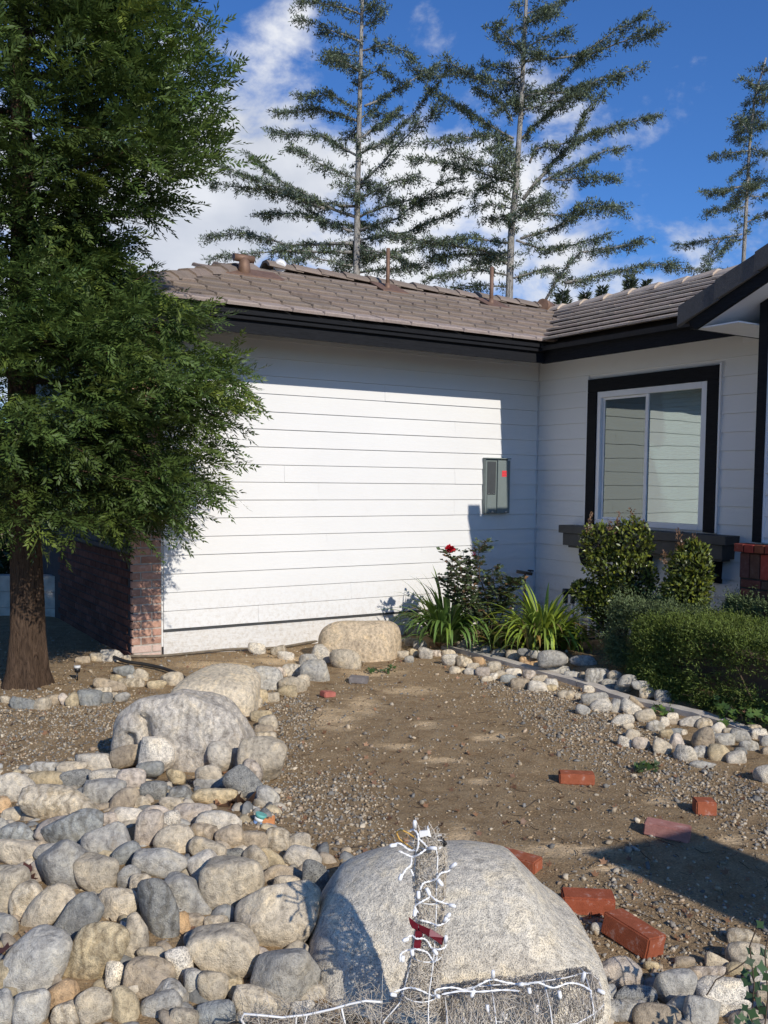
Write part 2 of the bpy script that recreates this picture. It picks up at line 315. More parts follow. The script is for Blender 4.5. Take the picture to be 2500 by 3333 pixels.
# ============================================================ ground
def dirt_mat():
    m, n, l, b = new_mat('yard_dirt'); geo = n.new('ShaderNodeNewGeometry'); P = geo.outputs['Position']
    big = noise(n, l, P, 1.1, 6, .6, .6); mid = noise(n, l, P, 7, 8, .65); fine = noise(n, l, P, 90, 4, .7); vf = noise(n, l, P, 300, 2, .6)
    c = ramp2(n, l, mid, [(.28, (.30, .20, .105)), (.5, (.41, .29, .165)), (.72, (.50, .37, .22))])
    sand = ramp2(n, l, big, [(.50, (0, 0, 0)), (.60, (1, 1, 1))])
    mp = n.new('ShaderNodeMapping'); l.new(P, mp.inputs[0]); mp.inputs['Rotation'].default_value = (0, 0, .35); mp.inputs['Scale'].default_value = (.8, 1.6, 1)
    sa = n.new('ShaderNodeAttribute'); sa.attribute_name = 'tone'
    pat = ramp2(n, l, mth(n, l, 'ADD', sa.outputs['Fac'], mth(n, l, 'MULTIPLY', mth(n, l, 'SUBTRACT', noise(n, l, mp.outputs[0], 4.5, 6, .6, .5), .5), 1.9)), [(.30, (0, 0, 0)), (.85, (1, 1, 1))])
    c = mixc(n, l, mth(n, l, 'MULTIPLY', pat, .85), c, ramp2(n, l, fine, [(.3, (.60, .43, .245)), (.7, (.74, .56, .34))]))
    c = mixc(n, l, .7, c, ramp2(n, l, fine, [(.32, (.50, .48, .46)), (.5, (.95, .95, .95)), (.66, (1.35, 1.33, 1.3))]), 'MULTIPLY')
    vo = n.new('ShaderNodeTexVoronoi'); l.new(P, vo.inputs['Vector']); vo.inputs['Scale'].default_value = 75
    pm = ramp2(n, l, vo.outputs['Distance'], [(.18, (1, 1, 1)), (.26, (0, 0, 0))])
    sel = ramp2(n, l, noise(n, l, P, 31, 2), [(.52, (0, 0, 0)), (.58, (1, 1, 1))])
    pm = mth(n, l, 'MULTIPLY', mth(n, l, 'MULTIPLY', pm, sel), .65)
    c = mixc(n, l, pm, c, ramp2(n, l, noise(n, l, P, 55, 1), [(.35, (.20, .18, .16)), (.65, (.50, .45, .37))]))
    l.new(c, b.inputs['Base Color']); b.inputs['Roughness'].default_value = .97; b.inputs['Specular IOR Level'].default_value = .1
    h = mth(n, l, 'ADD', mth(n, l, 'MULTIPLY', fine, .6), mth(n, l, 'MULTIPLY', vf, .25)); h = mth(n, l, 'ADD', h, mth(n, l, 'MULTIPLY', pm, .5))
    hh = mth(n, l, 'ADD', mth(n, l, 'MULTIPLY', h, mth(n, l, 'SUBTRACT', 1.0, mth(n, l, 'MULTIPLY', pat, .7))), mth(n, l, 'MULTIPLY', mid, 1.2))
    bump(n, l, b, hh, .03, 1.0); return m
M['dirt'] = dirt_mat()
def axis(lo, hi, step, reach):
    a = list(np.arange(lo, hi, step)); d = step
    right = [hi]; 
    while right[-1] < reach: d *= 1.35; right.append(right[-1] + d)
    d = step; left = [lo]
    while left[-1] > -reach: d *= 1.35; left.append(left[-1] - d)
    return np.array(sorted(set(left[1:] + a + right)))
gx = axis(-4.5, 4.0, .04, 900); gy = axis(2.0, 11.6, .04, 900)
X, Y = np.meshgrid(gx, gy); Z = ground(X, Y)
gv = np.stack([X, Y, Z], -1).reshape(-1, 3); nx, ny = len(gx), len(gy)
ii = (np.arange(ny - 1)[:, None] * nx + np.arange(nx - 1)[None, :]).ravel()
gf = np.stack([ii, ii + 1, ii + nx + 1, ii + nx], -1)
SAND = [(1090, 2340, 90, 45), (1180, 2300, 70, 40), (1300, 2430, 70, 14), (1460, 2475, 90, 12), (1560, 2545, 55, 12), (1400, 2360, 60, 14), (1600, 2400, 90, 16), (1330, 2250, 90, 20), (1820, 2770, 180, 28), (1500, 2730, 60, 40), (2150, 2610, 70, 16), (2380, 2740, 60, 25), (1210, 2190, 110, 18), (700, 2165, 160, 14), (900, 2150, 120, 16), (2000, 2830, 90, 16)]
sand = np.zeros(len(gv)); gp = proj(gv); near_ = (gv[:, 1] > 2) & (gv[:, 1] < 11) & (np.abs(gv[:, 0]) < 5)
for (sx_, sy_, rx_, ry_) in SAND: sand = np.maximum(sand, np.where(near_, np.exp(-((gp[:, 0] - sx_) / rx_) ** 2 - ((gp[:, 1] - sy_) / ry_) ** 2), 0))
tag(link('ground', np_mesh('ground', gv, gf, M['dirt'], True, np.repeat(sand[:, None], 3, 1))), kind='structure')

M['bounce'] = basic('bounce_concrete', (.62, .59, .53), .9, .08, 3, .002, 90)  # unseen pale slabs added behind the viewer to bounce light onto the walls
dv_ = MB()
for ix in range(-4, 5):
    for iy in range(5): dv_.box(ix * 3.0 + .01, ix * 3.0 + 2.99, 1.1 - (iy + 1) * 3.0 + .01, 1.1 - iy * 3.0 - .01, -.08, .045)
tag(dv_.build('bounce_slab', M['bounce']), kind='structure')
# ============================================================ house
house = root('house', H(0, 0, 0), 'single-storey white lap-sided house with black fascia and brown tiled roof', 'house')
HR = rloc(house)
def hp(mb, name, mat, parent=None, **k): return mb.build(name, M[mat], parent or house, HR, **k)
def unit(name, me, parent, loc, mat3=None, color=None):
    o = link(name, me, parent)
    if mat3 is not None:
        m4 = Matrix(mat3.tolist()).to_4x4() if isinstance(mat3, np.ndarray) else mat3.to_4x4()
    else: m4 = Matrix.Identity(4)
    m4.translation = Vector(tuple(np.array(loc) - HR)); o.matrix_basis = m4
    if color is not None: o.color = (*color, 1)
    return o
BZ = 2.9391 - 15 * .178                               # bottom of the lowest board: 0.269
# --- long wall (LW): sheathing core and boards
core = MB().hbox(-.0, 4.70, -.16, -.012, .10, 3.45)
wallL = hp(core, 'garage_wall', 'siding')
def lap(mb, a0, a1, z0, z1, plane, off0=.016, off1=.004, base=-.012, axis='t'):
    """one lap board: proud at its lower edge"""
    def P(a, o, z): return H(a, plane + o, z) if axis == 't' else H(plane + o, a, z)
    mb.hexa([P(a0, base, z0), P(a0, off0, z0), P(a1, off0, z0), P(a1, base, z0), P(a0, base, z1), P(a0, off1, z1), P(a1, off1, z1), P(a1, base, z1)])
joints = {3: [1.684], 0: [3.684], 6: [1.244], 8: [1.241, 3.4], 11: [1.25], 4: [2.9], 9: [3.9], 13: [2.2], 1: [2.6], 7: [3.0]}
z = BZ
k = 0
while z < 3.40:
    z1 = min(z + .178, 3.45)
    ends = [0.022] + joints.get(k, []) + [4.672]
    for a, b2 in zip(ends[:-1], ends[1:]):
        g = .0007
        hp((lambda mb: (lap(mb, a + g, b2 - g, z + .002 + random.uniform(-.0012, .0012), z1 + .0, 0, .016 + random.uniform(-.002, .002)), mb)[1])(MB()), 'siding_board', 'siding', wallL)
    z = z1; k += 1
hp(MB().hbox(.0, .020, .001, .020, BZ, 3.44), 'corner_bead', 'trimwhite', wallL)
# foundation with its drip strip
fo = MB(); ts = np.linspace(-.2, 4.67, 60)
for a, b2 in zip(ts[:-1], ts[1:]):
    oa = .004 * math.sin(a * 7) + .003 * math.sin(a * 23); ob = .004 * math.sin(b2 * 7) + .003 * math.sin(b2 * 23)
    fo.hexa([H(a, -.15, -.3), H(a, .012 + oa, -.3), H(b2, .012 + ob, -.3), H(b2, -.15, -.3), H(a, -.15, BZ - .028), H(a, -.006 + oa * .5, BZ - .028), H(b2, -.006 + ob * .5, BZ - .028), H(b2, -.15, BZ - .028)])
hp(fo, 'foundation', 'found', wallL)
hp(MB().hbox(.02, 4.672, -.02, .010, BZ - .022, BZ - .004), 'drip_strip', 'blackgrey', wallL)
# --- window wall (RW)
W0, W1, WZ0, WZ1 = 1.005, 2.507, 1.262, 2.741       # opening
wallR = hp(MB().hbox(-.16, -.012, 0, W0, .10, 3.45).hbox(-.16, -.012, W1, 6.5, .10, 3.45).hbox(-.16, -.012, W0, W1, .10, WZ0).hbox(-.16, -.012, W0, W1, WZ1, 3.45), 'window_wall', 'siding')
rj = {0: [], 2: [3.0], 5: [], 1: [1.9]}
z = BZ; k = 0
while z < 3.40:
    big = z > 2.93
    z1 = min(z + (.26 if big else .178), 3.45)
    segs = [(.022, 4.0)]
    if z < 2.865 and z1 > 1.275: segs = [(.022, .850), (2.662, 4.0)]
    for (a, b2) in segs:
        ends = [a] + [j for j in rj.get(k, []) if a < j < b2] + [b2]
        for p, q in zip(ends[:-1], ends[1:]):
            hp((lambda mb: (lap(mb, p + .0007, q - .0007, z + .002, z1, 0, axis='s'), mb)[1])(MB()), 'siding_board', 'siding', wallR)
    z = z1; k += 1
hp(MB().hbox(.0005, .018, .0, .020, BZ, 3.44), 'corner_bead', 'trimwhite', wallR)
hp(MB().hbox(-.15, .010, 0, 4, -.3, BZ - .03), 'foundation', 'found', wallR)
hp(MB().hbox(.0, .030, .846, .864, 1.25, 2.90).hbox(.0, .030, 2.649, 2.668, 1.25, 2.90), 'caulk_strip', 'trimwhite', wallR)
# --- window
def flat(name, col, rough): return basic(name, col, rough, .03, 5)
win = hp(MB().hbox(-.03, .018, W0, W0 + .055, WZ0, WZ1).hbox(-.03, .018, W1 - .075, W1, WZ0, WZ1).hbox(-.03, .018, W0 + .055, W1 - .075, WZ1 - .065, WZ1).hbox(-.03, .018, W0 + .055, W1 - .075, WZ0, WZ0 + .06), 'window', 'trimwhite', bevel=.003)
hp(MB().hbox(.0, .034, .868, W0 - .001, 1.25, 2.741), 'trim_board', 'black', win, bevel=.002)
hp(MB().hbox(.0, .034, W1 + .001, 2.645, 1.25, 2.741), 'trim_board', 'black', win, bevel=.002)
hp(MB().hbox(.0, .034, .868, 2.645, 2.743, 2.885), 'trim_board', 'black', win, bevel=.002)
hp(MB().hbox(-.032, .004, 1.700, 1.742, WZ0 + .062, WZ1 - .067), 'mullion', 'trimwhite', win, bevel=.002)
# sliding sash (left) with its own thin frame
hp(MB().hbox(-.045, -.018, 1.062, 1.092, WZ0 + .062, WZ1 - .067).hbox(-.045, -.018, 1.092, 1.698, WZ1 - .092, WZ1 - .067).hbox(-.045, -.018, 1.092, 1.698, WZ0 + .062, WZ0 + .085), 'sash', 'trimwhite', win, bevel=.002)
def glass(name, refl, col, tr):
    m = bpy.data.materials.new(name); m.use_nodes = True; n = m.node_tree.nodes; l = m.node_tree.links
    for x in list(n):
        if x.type != 'OUTPUT_MATERIAL': n.remove(x)
    o = [x for x in n if x.type == 'OUTPUT_MATERIAL'][0]
    g = n.new('ShaderNodeBsdfGlossy'); g.inputs['Roughness'].default_value = .004; g.inputs['Color'].default_value = (*col, 1)
    t = n.new('ShaderNodeBsdfTransparent'); t.inputs[0].default_value = (*tr, 1)
    mx = n.new('ShaderNodeMixShader'); fr = n.new('ShaderNodeFresnel'); fr.inputs[0].default_value = 1.5
    f = mth(n, l, 'ADD', fr.outputs[0], refl, True); l.new(f, mx.inputs[0]); l.new(t.outputs[0], mx.inputs[1]); l.new(g.outputs[0], mx.inputs[2]); l.new(mx.outputs[0], o.inputs[0])
    tcn = n.new('ShaderNodeTexCoord'); b = n.new('ShaderNodeBump'); b.inputs['Distance'].default_value = .010; b.inputs['Strength'].default_value = .16
    l.new(noise(n, l, tcn.outputs['Object'], 2.2, 1), b.inputs['Height']); l.new(b.outputs[0], g.inputs['Normal']); return m
M['glass'] = glass('coated_window_glass', .30, (.86, .96, .93), (.55, .62, .60)); M['glass2'] = glass('screened_window_glass', .17, (.80, .90, .86), (.42, .46, .44))
hp(MB().hbox(-.030, -.026, 1.092, 1.698, WZ0 + .085, WZ1 - .092), 'glass_pane', 'glass2', win)
hp(MB().hbox(-.016, -.012, 1.742, W1 - .075, WZ0 + .06, WZ1 - .065), 'glass_pane', 'glass', win)
M['blind'] = basic('window_blind', (.62, .64, .62), .6, .05); M['room'] = basic('room_interior', (.10, .10, .09), .9)
zz = WZ0 + .05
while zz < WZ1 - .05:
    hp(MB().hexa([H(-.085, W0 + .03, zz), H(-.085, W1 - .03, zz), H(-.125, W1 - .03, zz + .030), H(-.125, W0 + .03, zz + .030), H(-.082, W0 + .03, zz + .002), H(-.082, W1 - .03, zz + .002), H(-.122, W1 - .03, zz + .032), H(-.122, W0 + .03, zz + .032)]), 'blind_slat', 'blind', win)
    zz += .045
hp(MB().hbox(-2.2, -2.15, .3, 3.3, .3, 3.3).hbox(-2.2, -.17, .3, .35, .3, 3.3).hbox(-2.2, -.17, 3.25, 3.3, .3, 3.3).hbox(-2.2, -.17, .35, 3.25, .3, .35).hbox(-2.2, -.17, .35, 3.25, 3.25, 3.3), 'room_lining', 'room', wallR)
# --- shelf under the window
shelf = hp(MB().hbox(0, .22, .642, 2.928, 1.151, 1.238), 'window_shelf', 'blackgrey', bevel=.003)
hp(MB().hbox(0, .195, .69, 2.876, 1.010, 1.149), 'shelf_apron', 'blackgrey', shelf, bevel=.003)
hp(MB().hbox(.0, .15, .735, 2.83, .985, 1.008), 'shelf_batten', 'blackgrey', shelf)
for sb in (.93, 1.76, 2.64):
    prof = [(.0, .984), (.17, .984), (.172, .955)] + [(.01 + .155 * math.cos(a), .93 - .17 * math.sin(a)) for a in np.linspace(.05, math.pi / 2, 8)] + [(0, .755)]
    hp(MB().prism([H(p, sb, zq) for p, zq in prof], V_ := np.array([V[0], V[1], 0]) * .10), 'bracket', 'black', shelf)
# --- fascias, drip edges
fas = hp(MB().hbox(.50, 5.55, .62, .652, 3.060, 3.195), 'fascia_board', 'black')
hp(MB().hbox(.56, 5.58, .652, .690, 3.175, 3.215).hbox(.60, 5.58, .652, .712, 3.217, 3.262), 'gutter_strip', 'black', fas, bevel=.004)
fas2 = hp(MB().hbox(.47, .502, .62, 3.22, 3.055, 3.21), 'fascia_board', 'black')
hp(MB().hbox(.502, .545, .66, 3.22, 3.205, 3.232), 'gutter_strip', 'black', fas2, bevel=.003)
# --- roof
SL = .42
def zL(s): return 3.275 + SL * (.75 - s)
def zR(t): return 3.245 + SL * (.62 - t)
RS, RT = -1.27, -1.32                                 # ridges
roof = MB()
def slab(pts, th=.05): roof.hexa([tuple(np.add(p, (0, 0, -th))) for p in pts] + pts)
E_ = 5.60
slab([H(.5, .70, zL(.70) - .03), H(E_, .70, zL(.70) - .03), H(E_ - 2.5, RS, zL(RS) - .03), H(-4.5, RS, zL(RS) - .03)])
slab([H(.57, .6, zR(.57) - .03), H(.57, 3.45, zR(.57) - .03), H(RT, 3.45, zR(RT) - .03), H(RT, -1.2, zR(RT) - .03)])
slab([H(E_ - 2.5, RS, zL(RS) - .03), H(-4.5, RS, zL(RS) - .03), H(-4.5, RS - 2.4, zL(RS) - 1.0), H(E_ - 2.5, RS - 2.4, zL(RS) - 1.0)])
slab([H(RT, -1.2, zR(RT) - .03), H(RT, 2.95, zR(RT) - .03), H(RT - 2.6, 2.95, zR(RT) - 1.1), H(RT - 2.6, -1.2, zR(RT) - 1.1)])
slab([H(E_, .70, zL(.70) - .03), H(E_, -6.0, zL(.70) - .03), H(E_ - 2.5, -6, zL(RS) - .03), H(E_ - 2.5, RS, zL(RS) - .03)])
roofo = hp(roof, 'roof', 'deckmat')
th = math.atan(SL)
def tile_mesh(name, w, ln, tk, mat, roll=.006, plain=0):
    """flat interlocking concrete tile: x across, y up the slope, z out; a bevelled nose and a side roll"""
    x0, x1 = -w / 2, w / 2
    prof = [(x0, 0), (x0 + .012, tk), (x0 + .03, tk + roll), (x0 + .042, tk), (x1 - .016, tk), (x1 - .008, tk * .55), (x1, tk * .5), (x1, 0)]
    if plain: prof = [(x0, 0), (x0, tk), (x0 * .33, tk), (x1 * .33, tk), (x1, tk), (x1, 0)]
    vs = []; 
    for y, dz, sc in ((0, -.003, .80), (.012, 0, 1.0), (ln, -.012, 1.0)):
        for (x, zq) in prof: vs.append((x, y, zq * sc + (dz if zq > 0 else dz)))
    n = len(prof); fs = [tuple(range(n))]
    for r in range(2):
        for i in range(n - 1): fs.append((r * n + i, r * n + i + 1, (r + 1) * n + i + 1, (r + 1) * n + i))
    fs.append(tuple(range(2 * n, 3 * n))[::-1])
    me = bpy.data.meshes.new(name); me.from_pydata(vs, [], fs); me.update(); me.materials.append(mat)
    bm = bmesh.new(); bm.from_mesh(me); bmesh.ops.recalc_face_normals(bm, faces=bm.faces); bm.to_mesh(me); bm.free(); return me
EXP = .262; TW = .330
tL = tile_mesh('roof_tile', TW - .004, .35, .030, M['tile']); tR = tile_mesh('roof_tile_side', TW + .0, .33, .026, M['tile2'], 0, 1)
U3 = np.array([U[0], U[1], 0]); V3 = np.array([V[0], V[1], 0]); Z3 = np.array([0, 0, 1.0])
def frame(xa, up, tip=-.075):                                    # columns: across, up the slope, normal, with the tile tipped a little
    n = np.cross(xa, up)
    up2 = up * math.cos(tip) + n * math.sin(tip); n2 = np.cross(xa, up2)
    return np.stack([xa, up2, n2], 1)
upL = -V3 * math.cos(th) + Z3 * math.sin(th); upR = -U3 * math.cos(th) + Z3 * math.sin(th)
RL = frame(-U3, upL); RR = frame(V3, upR, -.19)
if np.linalg.det(RR) < 0: RR[:, 0] *= -1
def tone(lo=.86, hi=1.12, warm=.04):
    k2 = random.uniform(lo, hi); return (k2 * (1 + random.uniform(0, warm)), k2, k2 * (1 - random.uniform(0, warm)))
rows = int(round((.75 - RS) / math.cos(th) / EXP)) + 0
for r in range(rows):
    for c in range(24):
        s_ = .755 - r * EXP * math.cos(th); t_ = 5.50 - c * TW - (0.0 if r % 2 == 0 else .0) + random.uniform(-.003, .003)
        hipt = E_ + .05 - (.75 - s_) * 1.24 ; valt = min(.62, .62 - (.75 - s_)) - .45
        if t_ > hipt or t_ < valt or s_ < RS + .05: continue
        if r == 0 and t_ < .5: continue
        jt = Matrix.Rotation(random.uniform(-.006, .006), 3, 'Z')
        unit('roof_tile', tL, roofo, H(t_, s_, zL(s_) + .012 + random.uniform(0, .004)), RL @ np.array(jt), tone(.84, 1.1) if r else (1.5, 1.5, 1.58))
rowsR = int(round((.62 - RT) / math.cos(th) / EXP))
for r in range(rowsR):
    for c in range(13):
        t_ = .625 - r * EXP * math.cos(th); s_ = .86 + c * TW + random.uniform(-.003, .003) - (1.7 if r >= 4 else .9 if r >= 2 else .33 if r >= 1 else 0)
        if s_ < .75 - (.62 - t_) - .05 or s_ > 3.40: continue
        unit('roof_tile', tR, roofo, H(t_, s_, zR(t_) + .052 + random.uniform(0, .004)), RR, tone(.88, 1.12))
# ridge and hip caps: bevelled V tiles, each lapping the next
def cap_mesh(name, ln, w, h, tk, mat):
    prof = [(-w, 0), (-w * .93, .028), (-w * .35, h), (w * .35, h), (w * .93, .028), (w, 0), (w - .03, 0), (w * .3, h - tk), (-w * .3, h - tk), (-w + .03, 0)]
    n = len(prof); vs = [(x, 0, zq + .010) for x, zq in prof] + [(x * .93, ln, zq * .93 - .012) for x, zq in prof]
    fs = [tuple(range(n))[::-1], tuple(range(n, 2 * n))] + [(i, (i + 1) % n, n + (i + 1) % n, n + i) for i in range(n)]
    me = bpy.data.meshes.new(name); me.from_pydata(vs, [], fs); me.update(); me.materials.append(mat)
    bm = bmesh.new(); bm.from_mesh(me); bmesh.ops.recalc_face_normals(bm, faces=bm.faces); bm.to_mesh(me); bm.free(); return me
capL = cap_mesh('ridge_cap', .44, .145, .085, .03, M['tile']); capR = cap_mesh('ridge_cap_side', .44, .13, .085, .03, M['tile2'])
def run_caps(me, A, B, step, lift=.0):
    A = np.array(A); B = np.array(B); d = B - A; Ln = np.linalg.norm(d); d = d / Ln; x = np.cross(d, Z3); x /= np.linalg.norm(x); n_ = np.cross(x, d)
    R_ = np.stack([x, d, n_], 1)
    for i in range(int(Ln / step)):
        unit('ridge_cap', me, roofo, A + d * (i * step) + Z3 * (lift + random.uniform(-.004, .006)), R_, tone(.9, 1.15))
run_caps(capL, H(3.05, RS, zL(RS) + .0), H(-2.6, RS, zL(RS) - .02), .335, .0)
run_caps(capL, H(5.62, .78, zL(.78) - .02), H(3.12, RS, zL(RS) - .01), .335, .0)
run_caps(capR, H(RT + .12, 2.9, zR(RT) - .03), H(RT + .12, -1.3, zR(RT) - .03), .42, .01)
# valley flashing
M['flash'] = basic('valley_metal', (.32, .24, .20), .6, .3, 15, .002, 60, .3)
va = MB(); A = np.array(H(.60, .73, 3.285)); B = np.array(H(.62 - 1.9, .75 - 1.9, 3.26 + SL * 1.9))
for k2 in range(12):
    p = A + (B - A) * k2 / 12; q = A + (B - A) * (k2 + 1) / 12; w_ = (U3 - V3) * .035
    va.hexa([p - w_, q - w_, q + w_, p + w_, p - w_ + Z3 * .02, q - w_ + Z3 * .02, q + w_ + Z3 * .022, p + w_ + Z3 * .022])
hp(va, 'valley_flashing', 'flash', roofo)
# cap in white mortar at the hip end of the ridge
hc = MB(); hc.tube([H(2.90, RS + .10, zL(RS) + .02), H(2.86, RS + .02, zL(RS) + .055), H(2.85, RS - .08, zL(RS) + .05)], [.06, .085, .05], 12); hp(hc, 'ridge_patch', 'trimwhite', roofo)
# --- pipes through the roof, the dome ventilator
M['rust'] = basic('painted_vent_metal', (.20, .12, .08), .6, .2, 14, .001, 80, .2)
def vent_pipe(x, y0, y1, r):
    t_, s_ = x; zb = zL(s_); top = y1
    mb = MB().tube([H(t_, s_, zb - .05), H(t_, s_, top)], r, 12); mb.tube([H(t_, s_, zb + .0), H(t_, s_, zb + .10)], [r * 2.1, r * 1.15], 12)
    p = hp(mb, 'vent_pipe', 'rust', roofo)
    b_ = MB(); b_.hexa([H(t_ - .2, s_ + .16, zL(s_ + .16) + .03), H(t_ + .16, s_ + .16, zL(s_ + .16) + .03), H(t_ + .16, s_ - .16, zL(s_ - .16) + .05), H(t_ - .2, s_ - .16, zL(s_ - .16) + .05), H(t_ - .2, s_ + .16, zL(s_ + .16) + .045), H(t_ + .16, s_ + .16, zL(s_ + .16) + .045), H(t_ + .16, s_ - .16, zL(s_ - .16) + .065), H(t_ - .2, s_ - .16, zL(s_ - .16) + .065)])
    hp(b_, 'vent_flashing', 'rust', p)
vent_pipe((1.58, -.95), 0, 4.50, .024); vent_pipe((.04, -.90), 0, 4.47, .026)
t_, s_ = 3.56, -.66; zb = zL(s_)
dome = MB().tube([H(t_, s_, zb - .05), H(t_, s_, zb + .10), H(t_, s_, zb + .16), H(t_, s_, zb + .20)], [.066, .064, .055, .02], 16)
dv = hp(dome, 'roof_vent', 'rust', roofo)
hp(MB().tube([H(t_ + .11, s_ - .03, zb + .20), H(t_ - .12, s_ - .03, zb + .20)], .040, 14), 'vent_hood', 'rust', dv)
hp(MB().hexa([H(t_ - .30, s_ + .14, zL(s_ + .14) + .03), H(t_ + .2, s_ + .14, zL(s_ + .14) + .03), H(t_ + .3, s_ - .16, zL(s_ - .16) + .04), H(t_ - .42, s_ - .16, zL(s_ - .16) + .04), H(t_ - .42, s_ + .14, zL(s_ + .14) + .05), H(t_ + .3, s_ + .14, zL(s_ + .14) + .05), H(t_ + .3, s_ - .16, zL(s_ - .16) + .06), H(t_ - .42, s_ - .16, zL(s_ - .16) + .06)]), 'vent_flashing', 'rust', dv)
# clay end cap where the two ridges meet
hp(MB().tube([H(-1.02, -1.12, 4.14), H(-1.32, -1.30, 4.15)], .085, 12), 'end_cap', 'rust', roofo)

# --- brick corner of the garage (between the siding and the shaded front)
bc = hp(MB().hbox(4.690, 4.962, -.35, -.002, -.2, 3.3), 'brick_corner', 'mortar')
def brick_mesh(name, lx, ly, lz, mat, jit=.002):
    bm = bmesh.new(); bmesh.ops.create_cube(bm, size=1)
    for v in bm.verts: v.co = Vector((v.co.x * lx, v.co.y * ly, v.co.z * lz))
    bmesh.ops.bevel(bm, geom=list(bm.edges), offset=.004, segments=1, affect='EDGES')
    me = bpy.data.meshes.new(name); bm.to_mesh(me); bm.free(); me.materials.append(mat); return me
RH = np.stack([-U3, V3 * -1, Z3], 1)
if np.linalg.det(RH) < 0: RH[:, 0] *= -1
CH = .0775
bfull = brick_mesh('brick_stretcher', .190, .042, .0625, M['brick']); bhalf = brick_mesh('brick_half', .085, .042, .0625, M['brick'])
for r in range(41):
    zc = .018 + r * CH
    if r % 2 == 0: seq = [(4.694 + .096, bfull), (4.694 + .192 + .010 + .043, bhalf)]
    else: seq = [(4.694 + .043, bhalf), (4.694 + .086 + .010 + .096, bfull)]
    for tc_, me in seq:
        col = tone(.95, 1.35, .06)
        if zc < .1: col = (1.5, 1.9, 2.1)
        unit('brick', me, bc, H(tc_, -.0175 + random.uniform(0, .003), zc), RH, col)
# garage front: receding wall, brick below and boards above, brick and mortar coloured dark for its shade
gfw = hp(MB().hbox(4.80, 4.975, -4.6, -.02, -.2, 3.2), 'garage_front', 'shademortar')
bo = brick_mesh('dark_brick', .060, .192, .064, M['shadebrick'])
bq = brick_mesh('dark_brick_long', .192, .06, .064, M['shadebrick'])
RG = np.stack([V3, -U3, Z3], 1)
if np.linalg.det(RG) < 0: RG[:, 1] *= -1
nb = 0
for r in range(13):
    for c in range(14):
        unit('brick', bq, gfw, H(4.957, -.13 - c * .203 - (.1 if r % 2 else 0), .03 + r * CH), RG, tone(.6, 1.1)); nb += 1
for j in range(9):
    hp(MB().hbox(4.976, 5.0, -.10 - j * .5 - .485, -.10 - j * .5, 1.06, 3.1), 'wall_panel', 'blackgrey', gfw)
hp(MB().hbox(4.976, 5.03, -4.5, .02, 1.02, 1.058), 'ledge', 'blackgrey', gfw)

# --- projecting gable room on the right: side wall, corner board, brick base, rake
GP, GS = .80, 3.66
gw = hp(MB().hbox(-2.5, GP - .012, GS, 8.2, .1, 3.35), 'gable_wall', 'siding')
z = BZ - .05; k = 0
while z < 3.35:
    z1 = z + .178
    if z1 > 1.24:
        hp((lambda mb: (lap(mb, GS + .105, 6.2, max(z, 1.24) + .002, z1, GP, axis='s'), mb)[1])(MB()), 'siding_board', 'siding', gw)
    z = z1; k += 1
hp(MB().hbox(GP - .01, GP + .024, GS - .003, GS + .085, 1.245, 3.42), 'corner_board', 'black', gw, bevel=.002)
hp(MB().hbox(GP - .01, GP + .016, GS + .086, GS + .104, 1.245, 3.42), 'corner_bead', 'trimwhite', gw)
hp(MB().hexa([H(-2.5, GS, 3.30), H(GP - .012, GS, 3.30), H(GP - .012, 8.2, 3.30), H(-2.5, 8.2, 3.3), H(-2.5, GS, 3.34), H(GP - .012, GS, 3.34), H(GP - .012, 5.9, 4.25), H(-2.5, 5.9, 4.25)]), 'gable_infill', 'siding', gw)
# brick base with a header cap, a soldier course and running courses
bw = hp(MB().hbox(.60, .935, GS - .02, 7.5, -.2, 1.17), 'brick_base', 'shademortar', gw)
hd = brick_mesh('brick_header', .088, .16, .068, M['shadebrick']); so_ = brick_mesh('brick_soldier', .088, .07, .205, M['shadebrick']); st_ = brick_mesh('brick_runner', .19, .07, .066, M['shadebrick']); sh_ = brick_mesh('brick_bat', .088, .07, .066, M['shadebrick'])  # base bricks coloured dark for the shade on this side
RB = np.stack([V3, U3, Z3], 1)
if np.linalg.det(RB) < 0: RB[:, 1] *= -1
for c in range(16): unit('brick', hd, bw, H(.925, GS + .005 + c * .098, 1.203 + random.uniform(-.003, .003)), RB, (random.uniform(1.1, 1.7), random.uniform(.6, .9), random.uniform(.5, .8)))
for c in range(16):
    k2 = 2.6 if c in (2, 7) else 1.0
    unit('brick', so_, bw, H(.925 + random.uniform(0, .008), GS + .035 + c * .098, 1.056), RB, (random.uniform(.8, 1.1) * k2, random.uniform(.85, 1.1), random.uniform(.9, 1.2)))
for r in range(12):
    zc = .908 - r * .080; s0 = GS + .0
    c = 0
    first = r % 2
    sp = s0 + (.0 if first == 0 else 0)
    while sp < GS + 1.4:
        if first and c == 0: unit('brick', sh_, bw, H(.918, sp + .044, zc), RB, (1.9, 1.1, 1.0)); sp += .098
        else: unit('brick', st_, bw, H(.918 + random.uniform(0, .006), sp + .095, zc), RB, (random.uniform(.7, 1.2), random.uniform(.8, 1.1), random.uniform(.8, 1.2))); sp += .20
        c += 1
